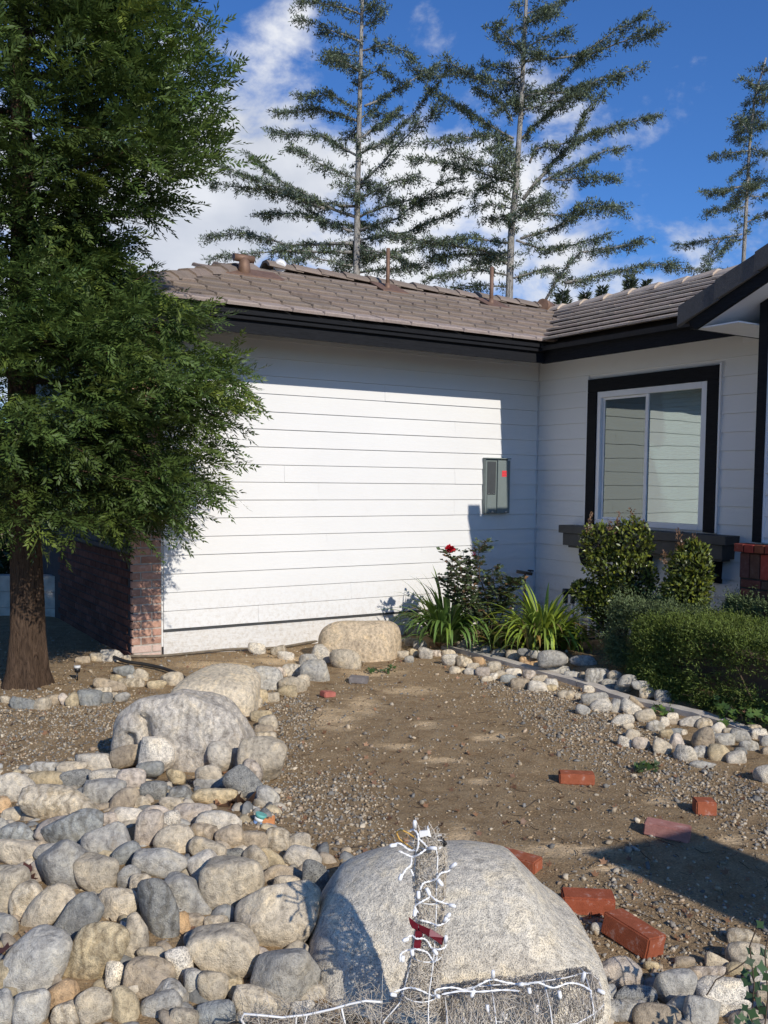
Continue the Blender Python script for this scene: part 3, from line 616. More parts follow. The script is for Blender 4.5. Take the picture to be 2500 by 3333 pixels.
# rake of the gable roof: board, tiles, soffit
def zG(s): return 3.150 + SL * (s - 3.10)             # underside of tiles along the rake
RKP = 1.10
groof = MB(); 
groof.hexa([H(RKP - .02, 3.10, zG(3.10) - .04), H(RKP - .02, 5.9, zG(5.9) - .04), H(-2.6, 5.9, zG(5.9) - .04), H(-2.6, 3.10, zG(3.10) - .04), H(RKP - .02, 3.10, zG(3.10)), H(RKP - .02, 5.9, zG(5.9)), H(-2.6, 5.9, zG(5.9)), H(-2.6, 3.10, zG(3.10))])
groof.hexa([H(RKP - .02, 5.9, zG(5.9) - .04), H(RKP - .02, 8.7, zG(3.1) - .04), H(-2.6, 8.7, zG(3.1) - .04), H(-2.6, 5.9, zG(5.9) - .04), H(RKP - .02, 5.9, zG(5.9)), H(RKP - .02, 8.7, zG(3.1)), H(-2.6, 8.7, zG(3.1)), H(-2.6, 5.9, zG(5.9))])
gr = hp(groof, 'gable_roof', 'deckmat')
hp(MB().hexa([H(RKP, 3.235, 3.045), H(RKP, 5.9, 3.045 + SL * 2.665), H(RKP - .035, 5.9, 3.045 + SL * 2.665), H(RKP - .035, 3.235, 3.045), H(RKP, 3.115, zG(3.115) - .002), H(RKP, 5.9, zG(5.9) - .002), H(RKP - .035, 5.9, zG(5.9) - .002), H(RKP - .035, 3.115, zG(3.115) - .002)]), 'barge_board', 'black', gr)
M['tileshade'] = tile_mat('shaded_rake_tile', (.115, .11, .105))  # roof tile darkened: shade of the rake side put into its colour
for k2 in range(7):
    a0 = 3.06 + k2 * .375; a1 = a0 + .42
    hp(MB().hexa([H(RKP + .035, a0, zG(a0) - .055 + .012), H(RKP + .030, a1, zG(a1) - .06 - .004), H(RKP + .004, a1, zG(a1) - .06), H(RKP + .004, a0, zG(a0) - .055), H(RKP + .035, a0 + .01, zG(a0) + .125), H(RKP + .030, a1, zG(a1) + .105), H(RKP - .14, a1, zG(a1) + .105), H(RKP - .14, a0 + .01, zG(a0) + .125)]), 'rake_tile', 'tileshade', gr, bevel=.004)
for c in range(1, 7):
    for r in range(6):
        s_ = 3.07 + r * EXP * math.cos(th); p_ = RKP - .02 - c * TW
        if p_ < -.4: continue
        upG = V3 * math.cos(th) + Z3 * math.sin(th); RGm = frame(U3, upG)
        if np.linalg.det(RGm) < 0: RGm[:, 0] *= -1
        unit('roof_tile', tR, gr, H(p_, s_, zG(s_) + .008), RGm, tone())
# white sloping rake soffit, boxed eave end
hp(MB().hexa([H(RKP - .036, 3.24, 3.052), H(RKP - .036, 5.9, 3.052 + SL * 2.66), H(.02, 5.9, 3.052 + SL * 2.66), H(.02, 3.24, 3.052), H(RKP - .036, 3.24, 3.07), H(RKP - .036, 5.9, 3.07 + SL * 2.66), H(.02, 5.9, 3.07 + SL * 2.66), H(.02, 3.24, 3.07)]), 'soffit', 'trimwhite', gr)
hp(MB().hbox(.03, RKP - .04, 3.14, 3.20, 3.060, 3.16), 'eave_fascia', 'black', gr)
hp(MB().hbox(.03, 1.06, 3.205, 3.64, 3.052, 3.064), 'eave_soffit', 'trimwhite', gr)
hp(MB().hbox(.02, .034, 2.90, 3.64, 3.066, 3.42), 'frieze_board', 'trimwhite', gr, bevel=.002)
# unseen slab made up beyond the right edge, shaped to throw the pointed yard shadow
T_ = math.tan(EL)
def caster(px, py, zt):
    g = on_ground(px, py); k2 = (zt - g[2]) / T_; return np.array([g[0] + SUNH[0] * k2, g[1] + SUNH[1] * k2, zt])
zp = 2.15
A_ = caster(1895, 2775, zp); B_ = caster(2245, 2703, zp); C_ = caster(2500, 2838, zp); D_ = caster(2500, 3007, zp)
C2 = B_ + (C_ - B_) * 5; D2 = A_ + (D_ - A_) * 5
pr = root('shadow_slab', (float(C2[0]), float(C2[1]), 0), 'unseen slab on posts added right of the yard to cast its pointed shadow', 'shadow caster')
PRR = rloc(pr)
MB().hexa([A_ - Z3 * .05, B_ - Z3 * .05, C2 - Z3 * .16, D2 - Z3 * .16, A_, B_, C2, D2]).build('caster_slab', M['black'], pr, PRR)
for q in (B_ + (C2 - B_) * .75, A_ + (D2 - A_) * .8, C2 * .95 + D2 * .05):
    MB().box(q[0] - .06, q[0] + .06, q[1] - .06, q[1] + .06, -.1, zp - .085).build('post', M['trimwhite'], pr, PRR)

# ============================================================ things fixed to or standing at the walls
ep = root('electric_panel', H(.64, 0, 1.35), 'grey steel electric panel box with a small red sticker on the white wall', 'electric panel'); ER = rloc(ep)
M['panel'] = basic('grey_panel_paint', (.19, .225, .215), .45, .05, 8, .0003, 60, .1, .5); M['panelback'] = basic('dark_panel_plate', (.06, .066, .07), .5, .08)
M['red'] = basic('red_sticker', (.75, .05, .06), .5, .05); M['steel'] = basic('bright_steel', (.6, .6, .6), .3, .05, metal=.9)
MB().hbox(.512, .845, .017, .075, 1.352, 1.990).build('box', M['panel'], ep, ER, .003)
MB().hbox(.492, .850, .017, .108, 1.991, 2.003).build('rain_hood', M['panel'], ep, ER, .002)
MB().hbox(.700, .825, .076, .081, 1.575, 1.960).build('cover_plate', M['panelback'], ep, ER, .001)
MB().hbox(.700, .826, .076, .086, 1.360, 1.570).build('lower_door', M['panel'], ep, ER, .002)
MB().hbox(.500, .683, .076, .100, 1.356, 1.975).build('meter_door', M['panel'], ep, ER, .003)
st_m = MB().hbox(.555, .625, .1005, .1013, 1.785, 1.855).build('sticker', M['red'], ep, ER)
for kx in range(3): MB().hbox(.562, .618, .1015, .1018, 1.799 + kx * .018, 1.802 + kx * .018).build('print_line', M['panelback'], st_m, ER)
for (tt, zz_) in ((.80, 1.585), (.725, 1.585)): MB().tube([H(tt, .080, zz_), H(tt, .086, zz_)], .006, 8).build('screw', M['steel'], ep, ER)
for (tt, zz_) in ((.76, 1.372), (.56, 1.372)): MB().tube([H(tt, .08, zz_), H(tt, .12, zz_)], .009, 8).build('latch', M['steel'], ep, ER)
M['copper'] = basic('weathered_copper', (.22, .11, .08), .6, .25, 30, .001, 100, .3); M['blackp'] = basic('black_plastic', (.015, .015, .016), .4, .1); M['pvc'] = basic('white_pvc', (.70, .70, .68), .4, .06, 12); M['brass'] = basic('dull_brass', (.09, .07, .05), .5, .2)
g = H(.43, .32, 0); hb = root('hose_bib', g, 'brown copper standpipe with a T-shaped hose bib in the shaded wall corner', 'standpipe'); HB = rloc(hb)
MB().tube([np.add(g, (0, 0, -.05)), np.add(g, (0, 0, .66))], .0125, 8).build('riser', M['copper'], hb, HB)
MB().tube([np.add(g, (0, 0, .33)), np.add(g, (0, 0, .37))], .019, 8).build('coupling', M['copper'], hb, HB)
MB().tube([np.add(g, (-.10, 0, .68)), np.add(g, (.085, 0, .65))], .019, 8).build('spout', M['brass'], hb, HB)
MB().tube([np.add(g, (.06, 0, .655)), np.add(g, (.06, 0, .69))], .008, 6).tube([np.add(g, (.03, 0, .692)), np.add(g, (.10, 0, .688))], .010, 6).build('handle', M['blackp'], hb, HB)
# sprinkler valves on white pipes
vx = [(1841, 1), (1864, 1), (1878, 0), (1893, 0), (1919, 0), (1944, 0), (1960, 0), (1975, 0), (1993, 0)]
vr = on_ground(1930, 2010); vm = root('sprinkler_manifold', vr, 'row of white pipes with black sprinkler valves beside the topiary shrub', 'sprinkler valves'); VM = rloc(vm)
for i, (px, has) in enumerate(vx):
    dpt = 10.22 - i * .07
    top = 1.73 - ((1905 if has else 1925 + (i % 2) * 20) - 1548) / F * dpt; b = on_depth(px, 1950, dpt)
    MB().tube([(b[0], b[1], -.05), (b[0], b[1], top - .02)], .017, 8).build('pipe', M['pvc'], vm, VM)
    if has:
        MB().tube([(b[0], b[1], top - .13), (b[0], b[1], top - .03)], .026, 8).build('valve_body', M['blackgrey'], vm, VM)
        MB().tube([(b[0] - .0, b[1], top - .03), (b[0], b[1], top + .03)], [.042, .036], 10).build('valve_bonnet', M['blackp'], vm, VM)
        if i == 1: MB().tube([(b[0], b[1], top + .03), (b[0], b[1], top + .10)], [.022, .02], 8).build('solenoid', M['blackp'], vm, VM)
# ============================================================ stones
def ico(sub):
    bm = bmesh.new(); bmesh.ops.create_icosphere(bm, subdivisions=sub, radius=1.0)
    bm.verts.ensure_lookup_table(); v = np.array([p.co[:] for p in bm.verts]); v /= np.linalg.norm(v, axis=1)[:, None]
    f = np.array([[q.index for q in p.verts] for p in bm.faces]); bm.free(); return v, f
ICO = {s: ico(s) for s in (1, 2, 3, 4, 5, 6)}
def stone_dirs(seed, sub, nplanes=9, sharp=9, rough=.03):
    r = np.random.default_rng(seed); d, f = ICO[sub]
    n = r.normal(size=(nplanes, 3)); n /= np.linalg.norm(n, axis=1)[:, None]; h = r.uniform(.74, 1.04, nplanes)
    n = np.vstack([n, np.eye(3), -np.eye(3)]); h = np.concatenate([h, np.full(6, 1.0)])
    dots = np.clip(d @ n.T, 0, None) / h
    R = (np.sum(dots ** sharp, axis=1) + 1e-9) ** (-1 / sharp)
    v = d * np.clip(R, .3, 1.25)[:, None]
    for k, (fr, am) in enumerate(((2.3, rough), (5.1, rough * .5), (11, rough * .25))):
        ph = r.uniform(0, 6, 3); w = r.normal(size=(3, 3)); w /= np.linalg.norm(w, axis=1)[:, None]
        q = (v @ w.T) * fr + ph; v = v * (1 + am * (np.sin(q[:, 0] + 1.3 * np.sin(q[:, 1])) * np.sin(q[:, 1] + q[:, 2])))[:, None]
    v -= (v.max(0) + v.min(0)) / 2; v /= ((v.max(0) - v.min(0)) / 2)
    return v, f
PAL = {'T': (.525, .46, .355), 'G': (.43, .415, .375), 'D': (.24, .24, .225), 'W': (.62, .57, .48), 'Y': (.52, .43, .28), 'B': (.34, .35, .335), 'O': (.55, .38, .22), 'P': (.55, .48, .405), 'N': (.42, .35, .26)}
CN = {'T': 'tan', 'G': 'grey', 'D': 'dark speckled', 'W': 'whitish', 'Y': 'yellowish', 'B': 'blue-grey', 'O': 'orange-brown', 'P': 'pinkish', 'N': 'brown'}
VIEW_X = np.array(RM @ Vector((1, 0, 0))); VIEW_Z = np.array(RM @ Vector((0, 0, 1)))
NST = [0]
def stone(px, py, w, h, ang, code, label, group=None, name='stone', lift=.30, depth=None, thick=.8, seed=None, sub=None, mat=None, cat='rock', sharp=None, P=None, np_=9, rough=.025):
    NST[0] += 1; seed = NST[0] * 13 + 5 if seed is None else seed
    if P is None:
        # foot of the stone in the picture decides where it stands
        foot = on_ground(px, py + h * .32, up=.0)
        dep = foot[1] if depth is None else depth
    else: dep = P[1]
    k = dep / F
    a, b = w * k / 2, h * k / 2; c = thick * min(a, b) if thick > 0 else -thick
    c = max(c, .55 * min(a, b))
    P = on_depth(px, py, dep + (0 if depth is not None else .25 * c)) if P is None else np.array(P)
    sub = sub or (4 if w * h > 12000 else 3)
    v, f = stone_dirs(seed, sub, 7 + seed % 6, sharp or (6 + (seed * 7) % 9), rough)
    t = math.radians(ang)
    vx = VIEW_X; vz = VIEW_Z; vy = np.cross(vz, vx)            # right, towards the eye, up in the picture
    e1 = vx * math.cos(t) - vy * math.sin(t); e2 = vx * math.sin(t) + vy * math.cos(t); e3 = vz
    W_ = (v[:, :1] * a * 1.10) * e1 + (v[:, 1:2] * b * 1.10) * e2 + (v[:, 2:3] * c) * e3
    m = mat or ('granite' if code in 'DW' and seed % 3 else 'banded' if seed % 5 == 0 else 'rock')
    me = np_mesh(name, W_, f, M[m], True)
    o = link(name, me); o.location = tuple(P); j = random.uniform(.82, 1.12); cc = PAL[code]
    o.color = (cc[0] * j, cc[1] * j, cc[2] * j, 1)
    tag(o, label, cat, group); return o
ORD = ['first', 'second', 'third', 'fourth', 'fifth', 'sixth', 'seventh', 'eighth', 'ninth', 'tenth', 'eleventh', 'twelfth', 'thirteenth', 'fourteenth', 'fifteenth', 'sixteenth', 'seventeenth', 'eighteenth', 'nineteenth', 'twentieth']
def size_word(w, h):
    s = max(w, h)
    return 'large' if s > 200 else 'medium' if s > 120 else 'small' if s > 65 else 'little'
def shape_word(w, h):
    r = max(w, h) / max(1, min(w, h)); return 'long' if r > 1.75 else 'oval' if r > 1.3 else 'rounded'
def lay(rocks, ox, oy, sc, zone, group, rows, **kw):
    """rocks: (x, y, w, h, angle, colour) in a zoomed crop; labelled by look and by row within the zone"""
    R = [(ox + r[0] * sc, oy + r[1] * sc, r[2] * sc, r[3] * sc, r[4], r[5]) for r in rocks]
    ys = sorted(r[1] for r in R); cuts = [ys[int(len(ys) * i / len(rows))] for i in range(1, len(rows))]
    byrow = {}
    for r in R: byrow.setdefault(sum(r[1] >= c for c in cuts), []).append(r)
    for i, lst in byrow.items():
        lst.sort(); seen = {}
        cnt = {}
        for r in lst: cnt[(r[5], shape_word(r[2], r[3]))] = cnt.get((r[5], shape_word(r[2], r[3])), 0) + 1
        for r in lst:
            key = (r[5], shape_word(r[2], r[3])); seen[key] = seen.get(key, 0) + 1
            nth = '' if cnt[key] == 1 else ', ' + ORD[min(seen[key], 20) - 1] + ' such from left'
            lab = '%s %s %s stone %s%s' % (size_word(r[2], r[3]), CN[r[5]], shape_word(r[2], r[3]), rows[i], nth)
            k_ = dict(kw)
            if group.endswith('foreground pile') and 380 < r[0] < 900 and r[1] < 2545: k_['depth'] = float(on_ground(r[0], r[1] + r[3] * .32)[1]) - .17
            stone(*r, lab, group, **k_)
# the four boulders
def boulder(cx, cy, cz, ax, ay, az, seed, color, mat, label, sub=6, sharp=7, np_=10, rough=.03, dent=None, rot=0):
    v, f = stone_dirs(seed, sub, np_, sharp, rough)
    if dent is not None: v = dent(v)
    c_, s_ = math.cos(rot), math.sin(rot)
    w = v * np.array([ax, ay, az]); w = np.stack([w[:, 0] * c_ - w[:, 1] * s_, w[:, 0] * s_ + w[:, 1] * c_, w[:, 2]], 1)
    o = link('boulder', np_mesh('boulder', w, f, M[mat], True)); o.location = (cx, cy, cz); o.color = (*color, 1); tag(o, label, 'boulder'); return o
M['bigrock'] = rock_mat('salt_and_pepper_granite', .62, .0); M['roughrock'] = rock_mat('rough_grey_granite', .5, .45)
def d_front(v):                                      # crown with a shoulder falling to the right, crease on the left flank
    z = v[:, 2].copy(); v = v.copy()
    v[:, 2] *= np.where(z > 0, np.interp(v[:, 0], [-1, -.75, -.36, .15, .46, .72, .95, 1], [.7, .92, 1, 1, .93, .62, .5, .5]), 1)
    return v
boulder(.245, 3.27, -.06, .530, .53, .447, 412, (.64, .59, .49), 'bigrock', 'huge smooth speckled granite boulder in the foreground behind the wire reindeer', sharp=5, np_=7, rough=.018, dent=d_front)
def d_mid(v):
    v = v.copy(); z = v[:, 2]
    g1 = np.exp(-((v[:, 0] + .30 + .22 * z) / .085) ** 2) * (v[:, 1] < .3) * (z < .75); g2 = np.exp(-((v[:, 0] + .62) / .06) ** 2) * (v[:, 1] < .2) * (z < .45)
    g3 = np.exp(-((v[:, 0] - .15) / .16) ** 2 - ((z - .62) / .14) ** 2) * (v[:, 1] < 0)
    v[:, 1] += .20 * g1 + .14 * g2 + .06 * g3; v[:, 2] -= .06 * g1
    v *= (1 + .03 * np.sin(9 * v[:, 0] + 3 * z) * np.sin(8 * z + 4 * v[:, 1]))[:, None]
    return v
boulder(-1.215, 5.74, .02, .425, .40, .43, 31, (.52, .48, .42), 'roughrock', 'big rough grey boulder with deep creases in the middle left of the yard', sharp=6, np_=9, rough=.05, dent=d_mid)
boulder(-1.255, 6.95, .02, .33, .30, .27, 77, (.64, .56, .43), 'rock', 'smooth cream boulder just behind the rough grey creased boulder', sub=5, sharp=5, rough=.03)
boulder(-.225, 9.02, .03, .41, .32, .335, 90, (.57, .465, .33), 'rock', 'domed tan boulder near the white wall left of the rose bush', sub=5, sharp=5, rough=.03)

PILE = [(1425,1090,420,350,0,'T'),(1195,930,310,290,0,'T'),(1145,1265,350,270,10,'T'),(1450,1395,350,290,-35,'G'),(480,1285,420,260,-55,'Y'),(180,1320,300,330,20,'G'),(230,1055,300,170,-35,'T'),(385,1125,350,190,-60,'D'),(825,1080,400,200,78,'D'),(970,985,290,140,50,'G'),
(605,1010,200,180,30,'T'),(830,810,280,155,10,'G'),(640,770,160,105,-30,'B'),(765,1410,250,200,0,'N'),(925,1335,130,190,-10,'W'),(700,1195,115,240,0,'T'),(1005,1195,130,100,-30,'G'),(330,840,250,250,-35,'G'),(500,870,230,195,0,'T'),(545,700,215,165,-20,'G'),
(380,640,310,180,-30,'B'),(310,510,400,175,5,'T'),(765,640,125,210,10,'P'),(900,685,195,150,20,'T'),(1045,655,140,95,10,'N'),(1125,600,225,115,5,'W'),(1180,680,140,115,-20,'N'),(1065,745,190,110,20,'T'),(1060,840,190,160,50,'W'),(1190,765,135,60,-10,'D'),
(1315,790,120,140,-30,'T'),(1400,800,170,110,30,'Y'),(1460,870,205,105,5,'N'),(1480,935,150,115,10,'T'),(1625,910,130,240,0,'D'),(1560,780,180,130,30,'W'),(1110,1580,200,140,0,'B'),(1340,1530,280,130,15,'T'),(1100,1450,155,175,0,'T'),(1000,1430,115,150,0,'G'),
(490,1545,180,200,0,'T'),(635,1535,140,200,-10,'Y'),(320,1500,170,160,-30,'O'),(340,1585,150,130,0,'T'),(150,1565,185,200,0,'G'),(20,1560,110,200,0,'G'),(830,1535,200,130,-30,'G'),(945,1605,140,110,0,'T'),(1560,1555,120,90,0,'W'),(30,1395,135,180,0,'Y'),
(45,960,200,270,0,'T'),(145,1000,190,190,-30,'T'),(190,850,90,115,0,'P'),(88,660,195,115,0,'B'),(90,750,240,135,0,'T'),(185,740,130,95,-40,'N'),(25,1135,120,130,0,'G'),(290,640,200,130,-20,'P'),(15,620,70,90,0,'G'),(70,560,110,80,0,'T'),(15,510,80,90,0,'O'),
(240,385,185,95,0,'Y'),(370,325,150,75,0,'T'),(60,425,200,170,-30,'W'),(230,315,170,60,0,'G'),(495,295,205,105,0,'W'),(670,250,195,105,-15,'N'),(805,255,175,185,0,'W'),(1135,260,125,155,0,'W'),(1340,270,230,215,15,'T'),(1290,345,120,120,30,'P'),(1262,415,230,150,55,'D'),
(1380,470,115,115,0,'G'),(1075,355,135,115,0,'T'),(1095,400,185,90,-10,'G'),(1100,470,225,90,0,'Y'),(905,360,95,75,0,'Y'),(770,322,135,80,0,'B'),(390,375,160,100,0,'D'),(550,380,180,110,0,'W'),(675,385,135,125,0,'P'),(540,450,200,140,0,'G'),(640,485,160,120,-50,'N'),
(790,440,130,105,0,'D'),(930,460,125,95,0,'D'),(985,555,200,100,0,'P'),(880,505,120,85,0,'T'),(705,495,135,75,0,'T'),(570,580,120,75,0,'P'),(660,570,135,100,0,'W'),(790,565,190,110,0,'P'),(870,590,110,110,0,'W'),(1300,690,150,95,0,'N'),(1430,690,120,125,0,'T'),
(665,880,115,135,0,'G'),(720,930,105,130,0,'T'),(930,1120,95,120,0,'O'),(1110,1125,120,90,0,'T'),(785,1290,150,95,0,'T'),(590,1390,100,150,0,'W'),(240,760,120,110,0,'G'),(1540,700,110,90,0,'T'),(1330,1300,110,120,0,'P'),(880,1490,170,150,0,'G'),(1200,1450,90,110,0,'Y'),(1010,1110,100,80,0,'N')]
lay(PILE, 0, 2300, .6329, '', 'stones heaped in the left foreground pile', ['in back row of stone pile', 'in upper part of stone pile', 'in upper middle of stone pile', 'in lower middle of stone pile', 'in front part of stone pile', 'in frontmost row of stone pile'])
MIDB = [(990,460,180,150,0,'G'),(1050,420,90,65,0,'P'),(1130,410,130,75,0,'W'),(1140,490,155,95,0,'T'),(1265,420,160,135,0,'G'),(1300,320,110,115,0,'W'),(1230,350,105,75,0,'G'),(1440,350,170,125,0,'T'),(1540,310,115,85,0,'T'),(1630,300,80,95,0,'W'),(865,570,115,85,0,'N'),(955,560,85,95,0,'Y'),(1020,565,85,65,0,'T'),(935,595,65,65,0,'T'),(960,670,115,75,0,'Y'),(1000,710,105,95,0,'T'),(975,760,105,85,0,'N'),(960,810,170,105,0,'T'),(455,460,115,85,0,'T'),(370,490,105,55,0,'Y'),(1110,530,110,80,0,'Y'),(1190,470,90,80,0,'T')]
lay(MIDB, 300, 1950, .5726, '', 'stones bordering the middle of the yard', ['in border line behind grey paver, far part', 'in border line beside cream boulder', 'in border line beside rough grey boulder'])
stone(300 + 935 * .5726, 1950 + 288 * .5726, 54, 44, 0, 'W', 'single whitish stone lying alone on the dirt below the white wall')
stone(300 + 1062 * .5726, 1950 + 300 * .5726, 46, 36, -20, 'T', 'broken tan stone half with dark hollow below the white wall')
stone(300 + 1100 * .5726, 1950 + 325 * .5726, 52, 30, 10, 'W', 'flat whitish stone half leaning on the broken tan stone')
LEFTB = [(40,1610,75,65,0,'T'),(175,1640,205,105,0,'B'),(330,1645,115,105,0,'T'),(430,1610,150,95,-10,'N'),(500,1610,65,115,-30,'P'),(555,1615,95,125,0,'Y'),(690,1600,175,135,0,'B'),(790,1550,135,75,0,'T'),(818,1600,90,100,0,'D'),(950,1590,115,85,0,'G'),(875,1580,65,60,0,'T'),(850,1500,245,95,15,'N'),(1010,1480,195,75,0,'T'),(960,1390,165,95,0,'B'),(1090,1420,125,95,20,'T'),(900,1440,95,55,0,'Y'),(1010,1435,65,45,0,'G'),(1330,1450,165,95,0,'T'),(1210,1490,135,55,0,'N'),(740,1282,95,75,0,'T'),(860,1275,175,105,0,'W'),(640,1300,110,60,0,'N'),(975,1295,75,65,0,'T')]
lay(LEFTB, 0, 1600, .4219, '', 'stones bordering the bed of the big conifer', ['near foot of dark garage wall', 'in border of conifer bed, upper line', 'in border of conifer bed, lower line'])
CURB1 = [(125,870,95,85,0,'G'),(210,840,75,75,0,'G'),(190,895,85,55,0,'N'),(240,902,75,65,0,'G'),(160,955,65,45,0,'W'),(200,980,105,65,0,'T'),(260,1000,95,75,0,'G'),(300,1060,95,95,0,'W'),(70,1040,90,55,0,'T'),(130,1065,95,55,0,'T'),(215,1055,65,65,0,'Y'),(180,1100,65,55,0,'G'),(375,1060,75,55,0,'P'),(465,1060,95,65,0,'T'),(475,1110,115,100,0,'W'),(580,1120,115,90,0,'T'),(510,1180,80,60,0,'T'),(620,1187,85,55,0,'W'),(685,1115,95,65,0,'O'),(640,1150,85,55,0,'T'),(710,1190,100,70,0,'P'),(790,1158,100,85,0,'T'),(790,1225,65,55,0,'W'),
(570,975,105,110,0,'T'),(665,1012,95,90,0,'N'),(735,1040,90,85,0,'G'),(830,1062,115,85,0,'G'),(945,1078,125,95,10,'T'),(1050,1118,145,75,0,'O'),(1010,1045,100,55,0,'D'),(1095,1062,85,55,0,'G'),(1210,1090,195,115,-10,'G'),(1135,1148,115,65,0,'T'),(1250,1182,165,75,0,'G'),(900,1240,120,65,0,'B'),(930,1192,115,55,0,'W'),(840,1202,90,50,0,'T'),(1045,1212,90,75,0,'P'),(980,1278,135,85,0,'N'),(1110,1298,135,85,10,'W'),(1120,1240,115,60,0,'T'),(1200,1278,100,80,0,'W'),(570,1180,60,40,0,'Y'),(740,1240,80,45,0,'T')]
lay(CURB1, 1250, 1650, .4521, '', 'stones lining the concrete edging', ['behind edging strip near leafy clumps', 'beside far end of edging strip', 'in front of far edging strip', 'before edging strip, nearer rank'])
CURB2 = [(250,1220,115,75,0,'G'),(340,1225,85,75,0,'N'),(430,1225,175,115,0,'G'),(555,1210,95,65,0,'T'),(530,1280,155,85,0,'G'),(650,1250,145,85,0,'G'),(620,1312,125,60,0,'T'),(740,1285,125,65,0,'G'),(800,1340,135,85,0,'T'),(905,1370,115,105,0,'G'),(330,1110,190,80,0,'G'),(150,1100,130,70,0,'W'),
(90,1275,95,75,0,'T'),(100,1306,75,50,0,'Y'),(205,1356,120,65,0,'T'),(365,1316,80,60,0,'W'),(410,1388,185,95,-5,'G'),(455,1435,145,105,-20,'W'),(325,1466,95,85,0,'G'),(300,1364,65,50,0,'T'),(585,1440,125,110,0,'G'),(670,1455,155,95,38,'W'),(712,1420,145,50,42,'N'),(610,1540,165,90,0,'W'),(655,1582,85,55,0,'T'),(775,1512,135,95,-15,'T'),(850,1582,125,90,15,'G'),(970,1510,85,55,0,'W'),(915,1550,70,80,0,'W'),(1000,1550,105,45,0,'N'),(1100,1550,155,75,-10,'W'),(1195,1566,115,85,0,'T'),(1300,1600,110,85,-30,'W'),(1240,1545,80,40,0,'G'),(685,1645,115,85,0,'T'),(635,1695,105,80,10,'W'),(745,1706,125,100,0,'P'),(925,1642,95,80,0,'Y'),(890,1735,130,110,30,'T'),(1000,1700,100,130,0,'P'),(1070,1782,155,130,0,'W'),(1190,1680,140,190,0,'N'),(1175,1768,120,90,0,'G'),(1340,1680,155,95,0,'G'),(1460,1662,155,110,10,'G'),(1390,1622,105,55,0,'T'),(1305,1775,150,130,-5,'Y'),(1430,1812,145,100,-10,'W'),(1520,1722,135,80,0,'G'),(1595,1640,125,90,0,'W'),(1640,1690,75,90,0,'G'),(1640,1760,60,60,0,'N'),(1460,1762,85,55,0,'D'),(1190,1860,180,60,0,'G'),(1000,1620,95,50,0,'B'),(1055,1625,50,42,0,'W'),(1560,1600,110,60,0,'T'),(1250,1640,80,60,0,'B')]
lay(CURB2, 1750, 1650, .4521, '', 'stones lining the edging below the clipped hedge', ['behind edging strip in hedge shade', 'at edging strip below hedge, far part', 'below hedge, middle rank', 'below hedge at right, nearer rank', 'on gravel right of yard, nearest rank'])
stone(2489, 2525, 62, 62, 0, 'W', 'round whitish stone alone on gravel at the right picture edge')
BR = [(850,1370,270,190,-5,'P'),(1160,1440,220,195,0,'G'),(940,1495,225,125,0,'D'),(1410,1490,260,205,0,'W'),(1330,1375,200,100,-5,'P'),(1380,1300,130,85,20,'T'),(1545,1270,200,145,0,'T'),(1520,1165,170,90,0,'T'),(1030,1320,80,60,0,'Y'),(1060,1590,250,130,0,'N'),(1300,1570,205,180,20,'G'),(890,1565,230,110,0,'G'),(785,1480,110,115,0,'G'),(1630,1460,80,110,0,'T'),(1480,1340,90,70,0,'Y'),(745,1120,80,65,0,'W'),(1600,1400,90,80,0,'W'),(1560,1600,150,90,0,'T'),(1210,1300,110,60,0,'N')]
lay(BR, 1500, 2350, .6028, '', 'stones in the right foreground', ['right foreground, back row near red bricks', 'in right foreground, middle row', 'in right foreground, front row'])

# loose bricks on the dirt
def loose_brick(px, py, lx, ly, lz, rz, tilt, mat, label, colr=(1, 1, 1), cat='brick', sink=.0, name='loose_brick', bev=.006):
    bm = bmesh.new(); bmesh.ops.create_cube(bm, size=1)
    for v in bm.verts: v.co = Vector((v.co.x * lx, v.co.y * ly, v.co.z * lz))
    bmesh.ops.subdivide_edges(bm, edges=bm.edges[:], cuts=3, use_grid_fill=True)
    bmesh.ops.bevel(bm, geom=[e for e in bm.edges if len(e.link_faces) == 2 and e.link_faces[0].normal.angle(e.link_faces[1].normal) > 1], offset=bev, segments=2, affect='EDGES')
    r = np.random.default_rng(int(px)); 
    for v in bm.verts:
        q = v.co; nn = math.sin(q.x * 70 + r.uniform(0, .3)) * math.sin(q.y * 90) * math.sin(q.z * 80 + 1); v.co = q * (1 + .012 * nn + r.uniform(-.003, .003))
    me = bpy.data.meshes.new(name); bm.to_mesh(me); bm.free(); me.materials.append(M[mat])
    P = on_ground(px, py); o = link(name, me); o.location = (P[0], P[1], P[2] + lz / 2 - sink); o.rotation_euler = (tilt[0], tilt[1], rz); o.color = (*colr, 1)
    tag(o, label, cat); return o
G3 = 'bricks scattered over the dirt'
loose_brick(1876, 2548, .200, .088, .062, -.10, (0, .0), 'redbrick', 'long red brick alone in the middle of the dirt, left of upright red brick')
loose_brick(2292, 2648, .105, .090, .075, -.05, (0, 0), 'redbrick', 'short upright red brick near the gravel, above the pink brick')
loose_brick(2172, 2722, .215, .095, .062, -.42, (0, .05), 'pinkbrick', 'pink brick lying half inside the dark pointed shadow')
loose_brick(1688, 2822, .195, .088, .058, -.62, (0, 0), 'redbrick', 'red brick mostly hidden behind right shoulder of the huge speckled boulder')
loose_brick(1912, 2965, .205, .092, .075, -.08, (.05, 0), 'redbrick', 'chipped red brick with whitish mortar streaks, beside the huge boulder', (.9, .8, .8))
loose_brick(2060, 3075, .215, .105, .085, -.95, (-.12, .10), 'redbrick', 'red brick tilted towards the viewer among stones, nearest red brick', (.85, .8, .8), sink=.0)
loose_brick(1067, 2268, .105, .085, .045, .6, (.0, .12), 'pinkbrick', 'broken pinkish-red brick piece beside the border stones near grey paver', (1.1, .8, .75))
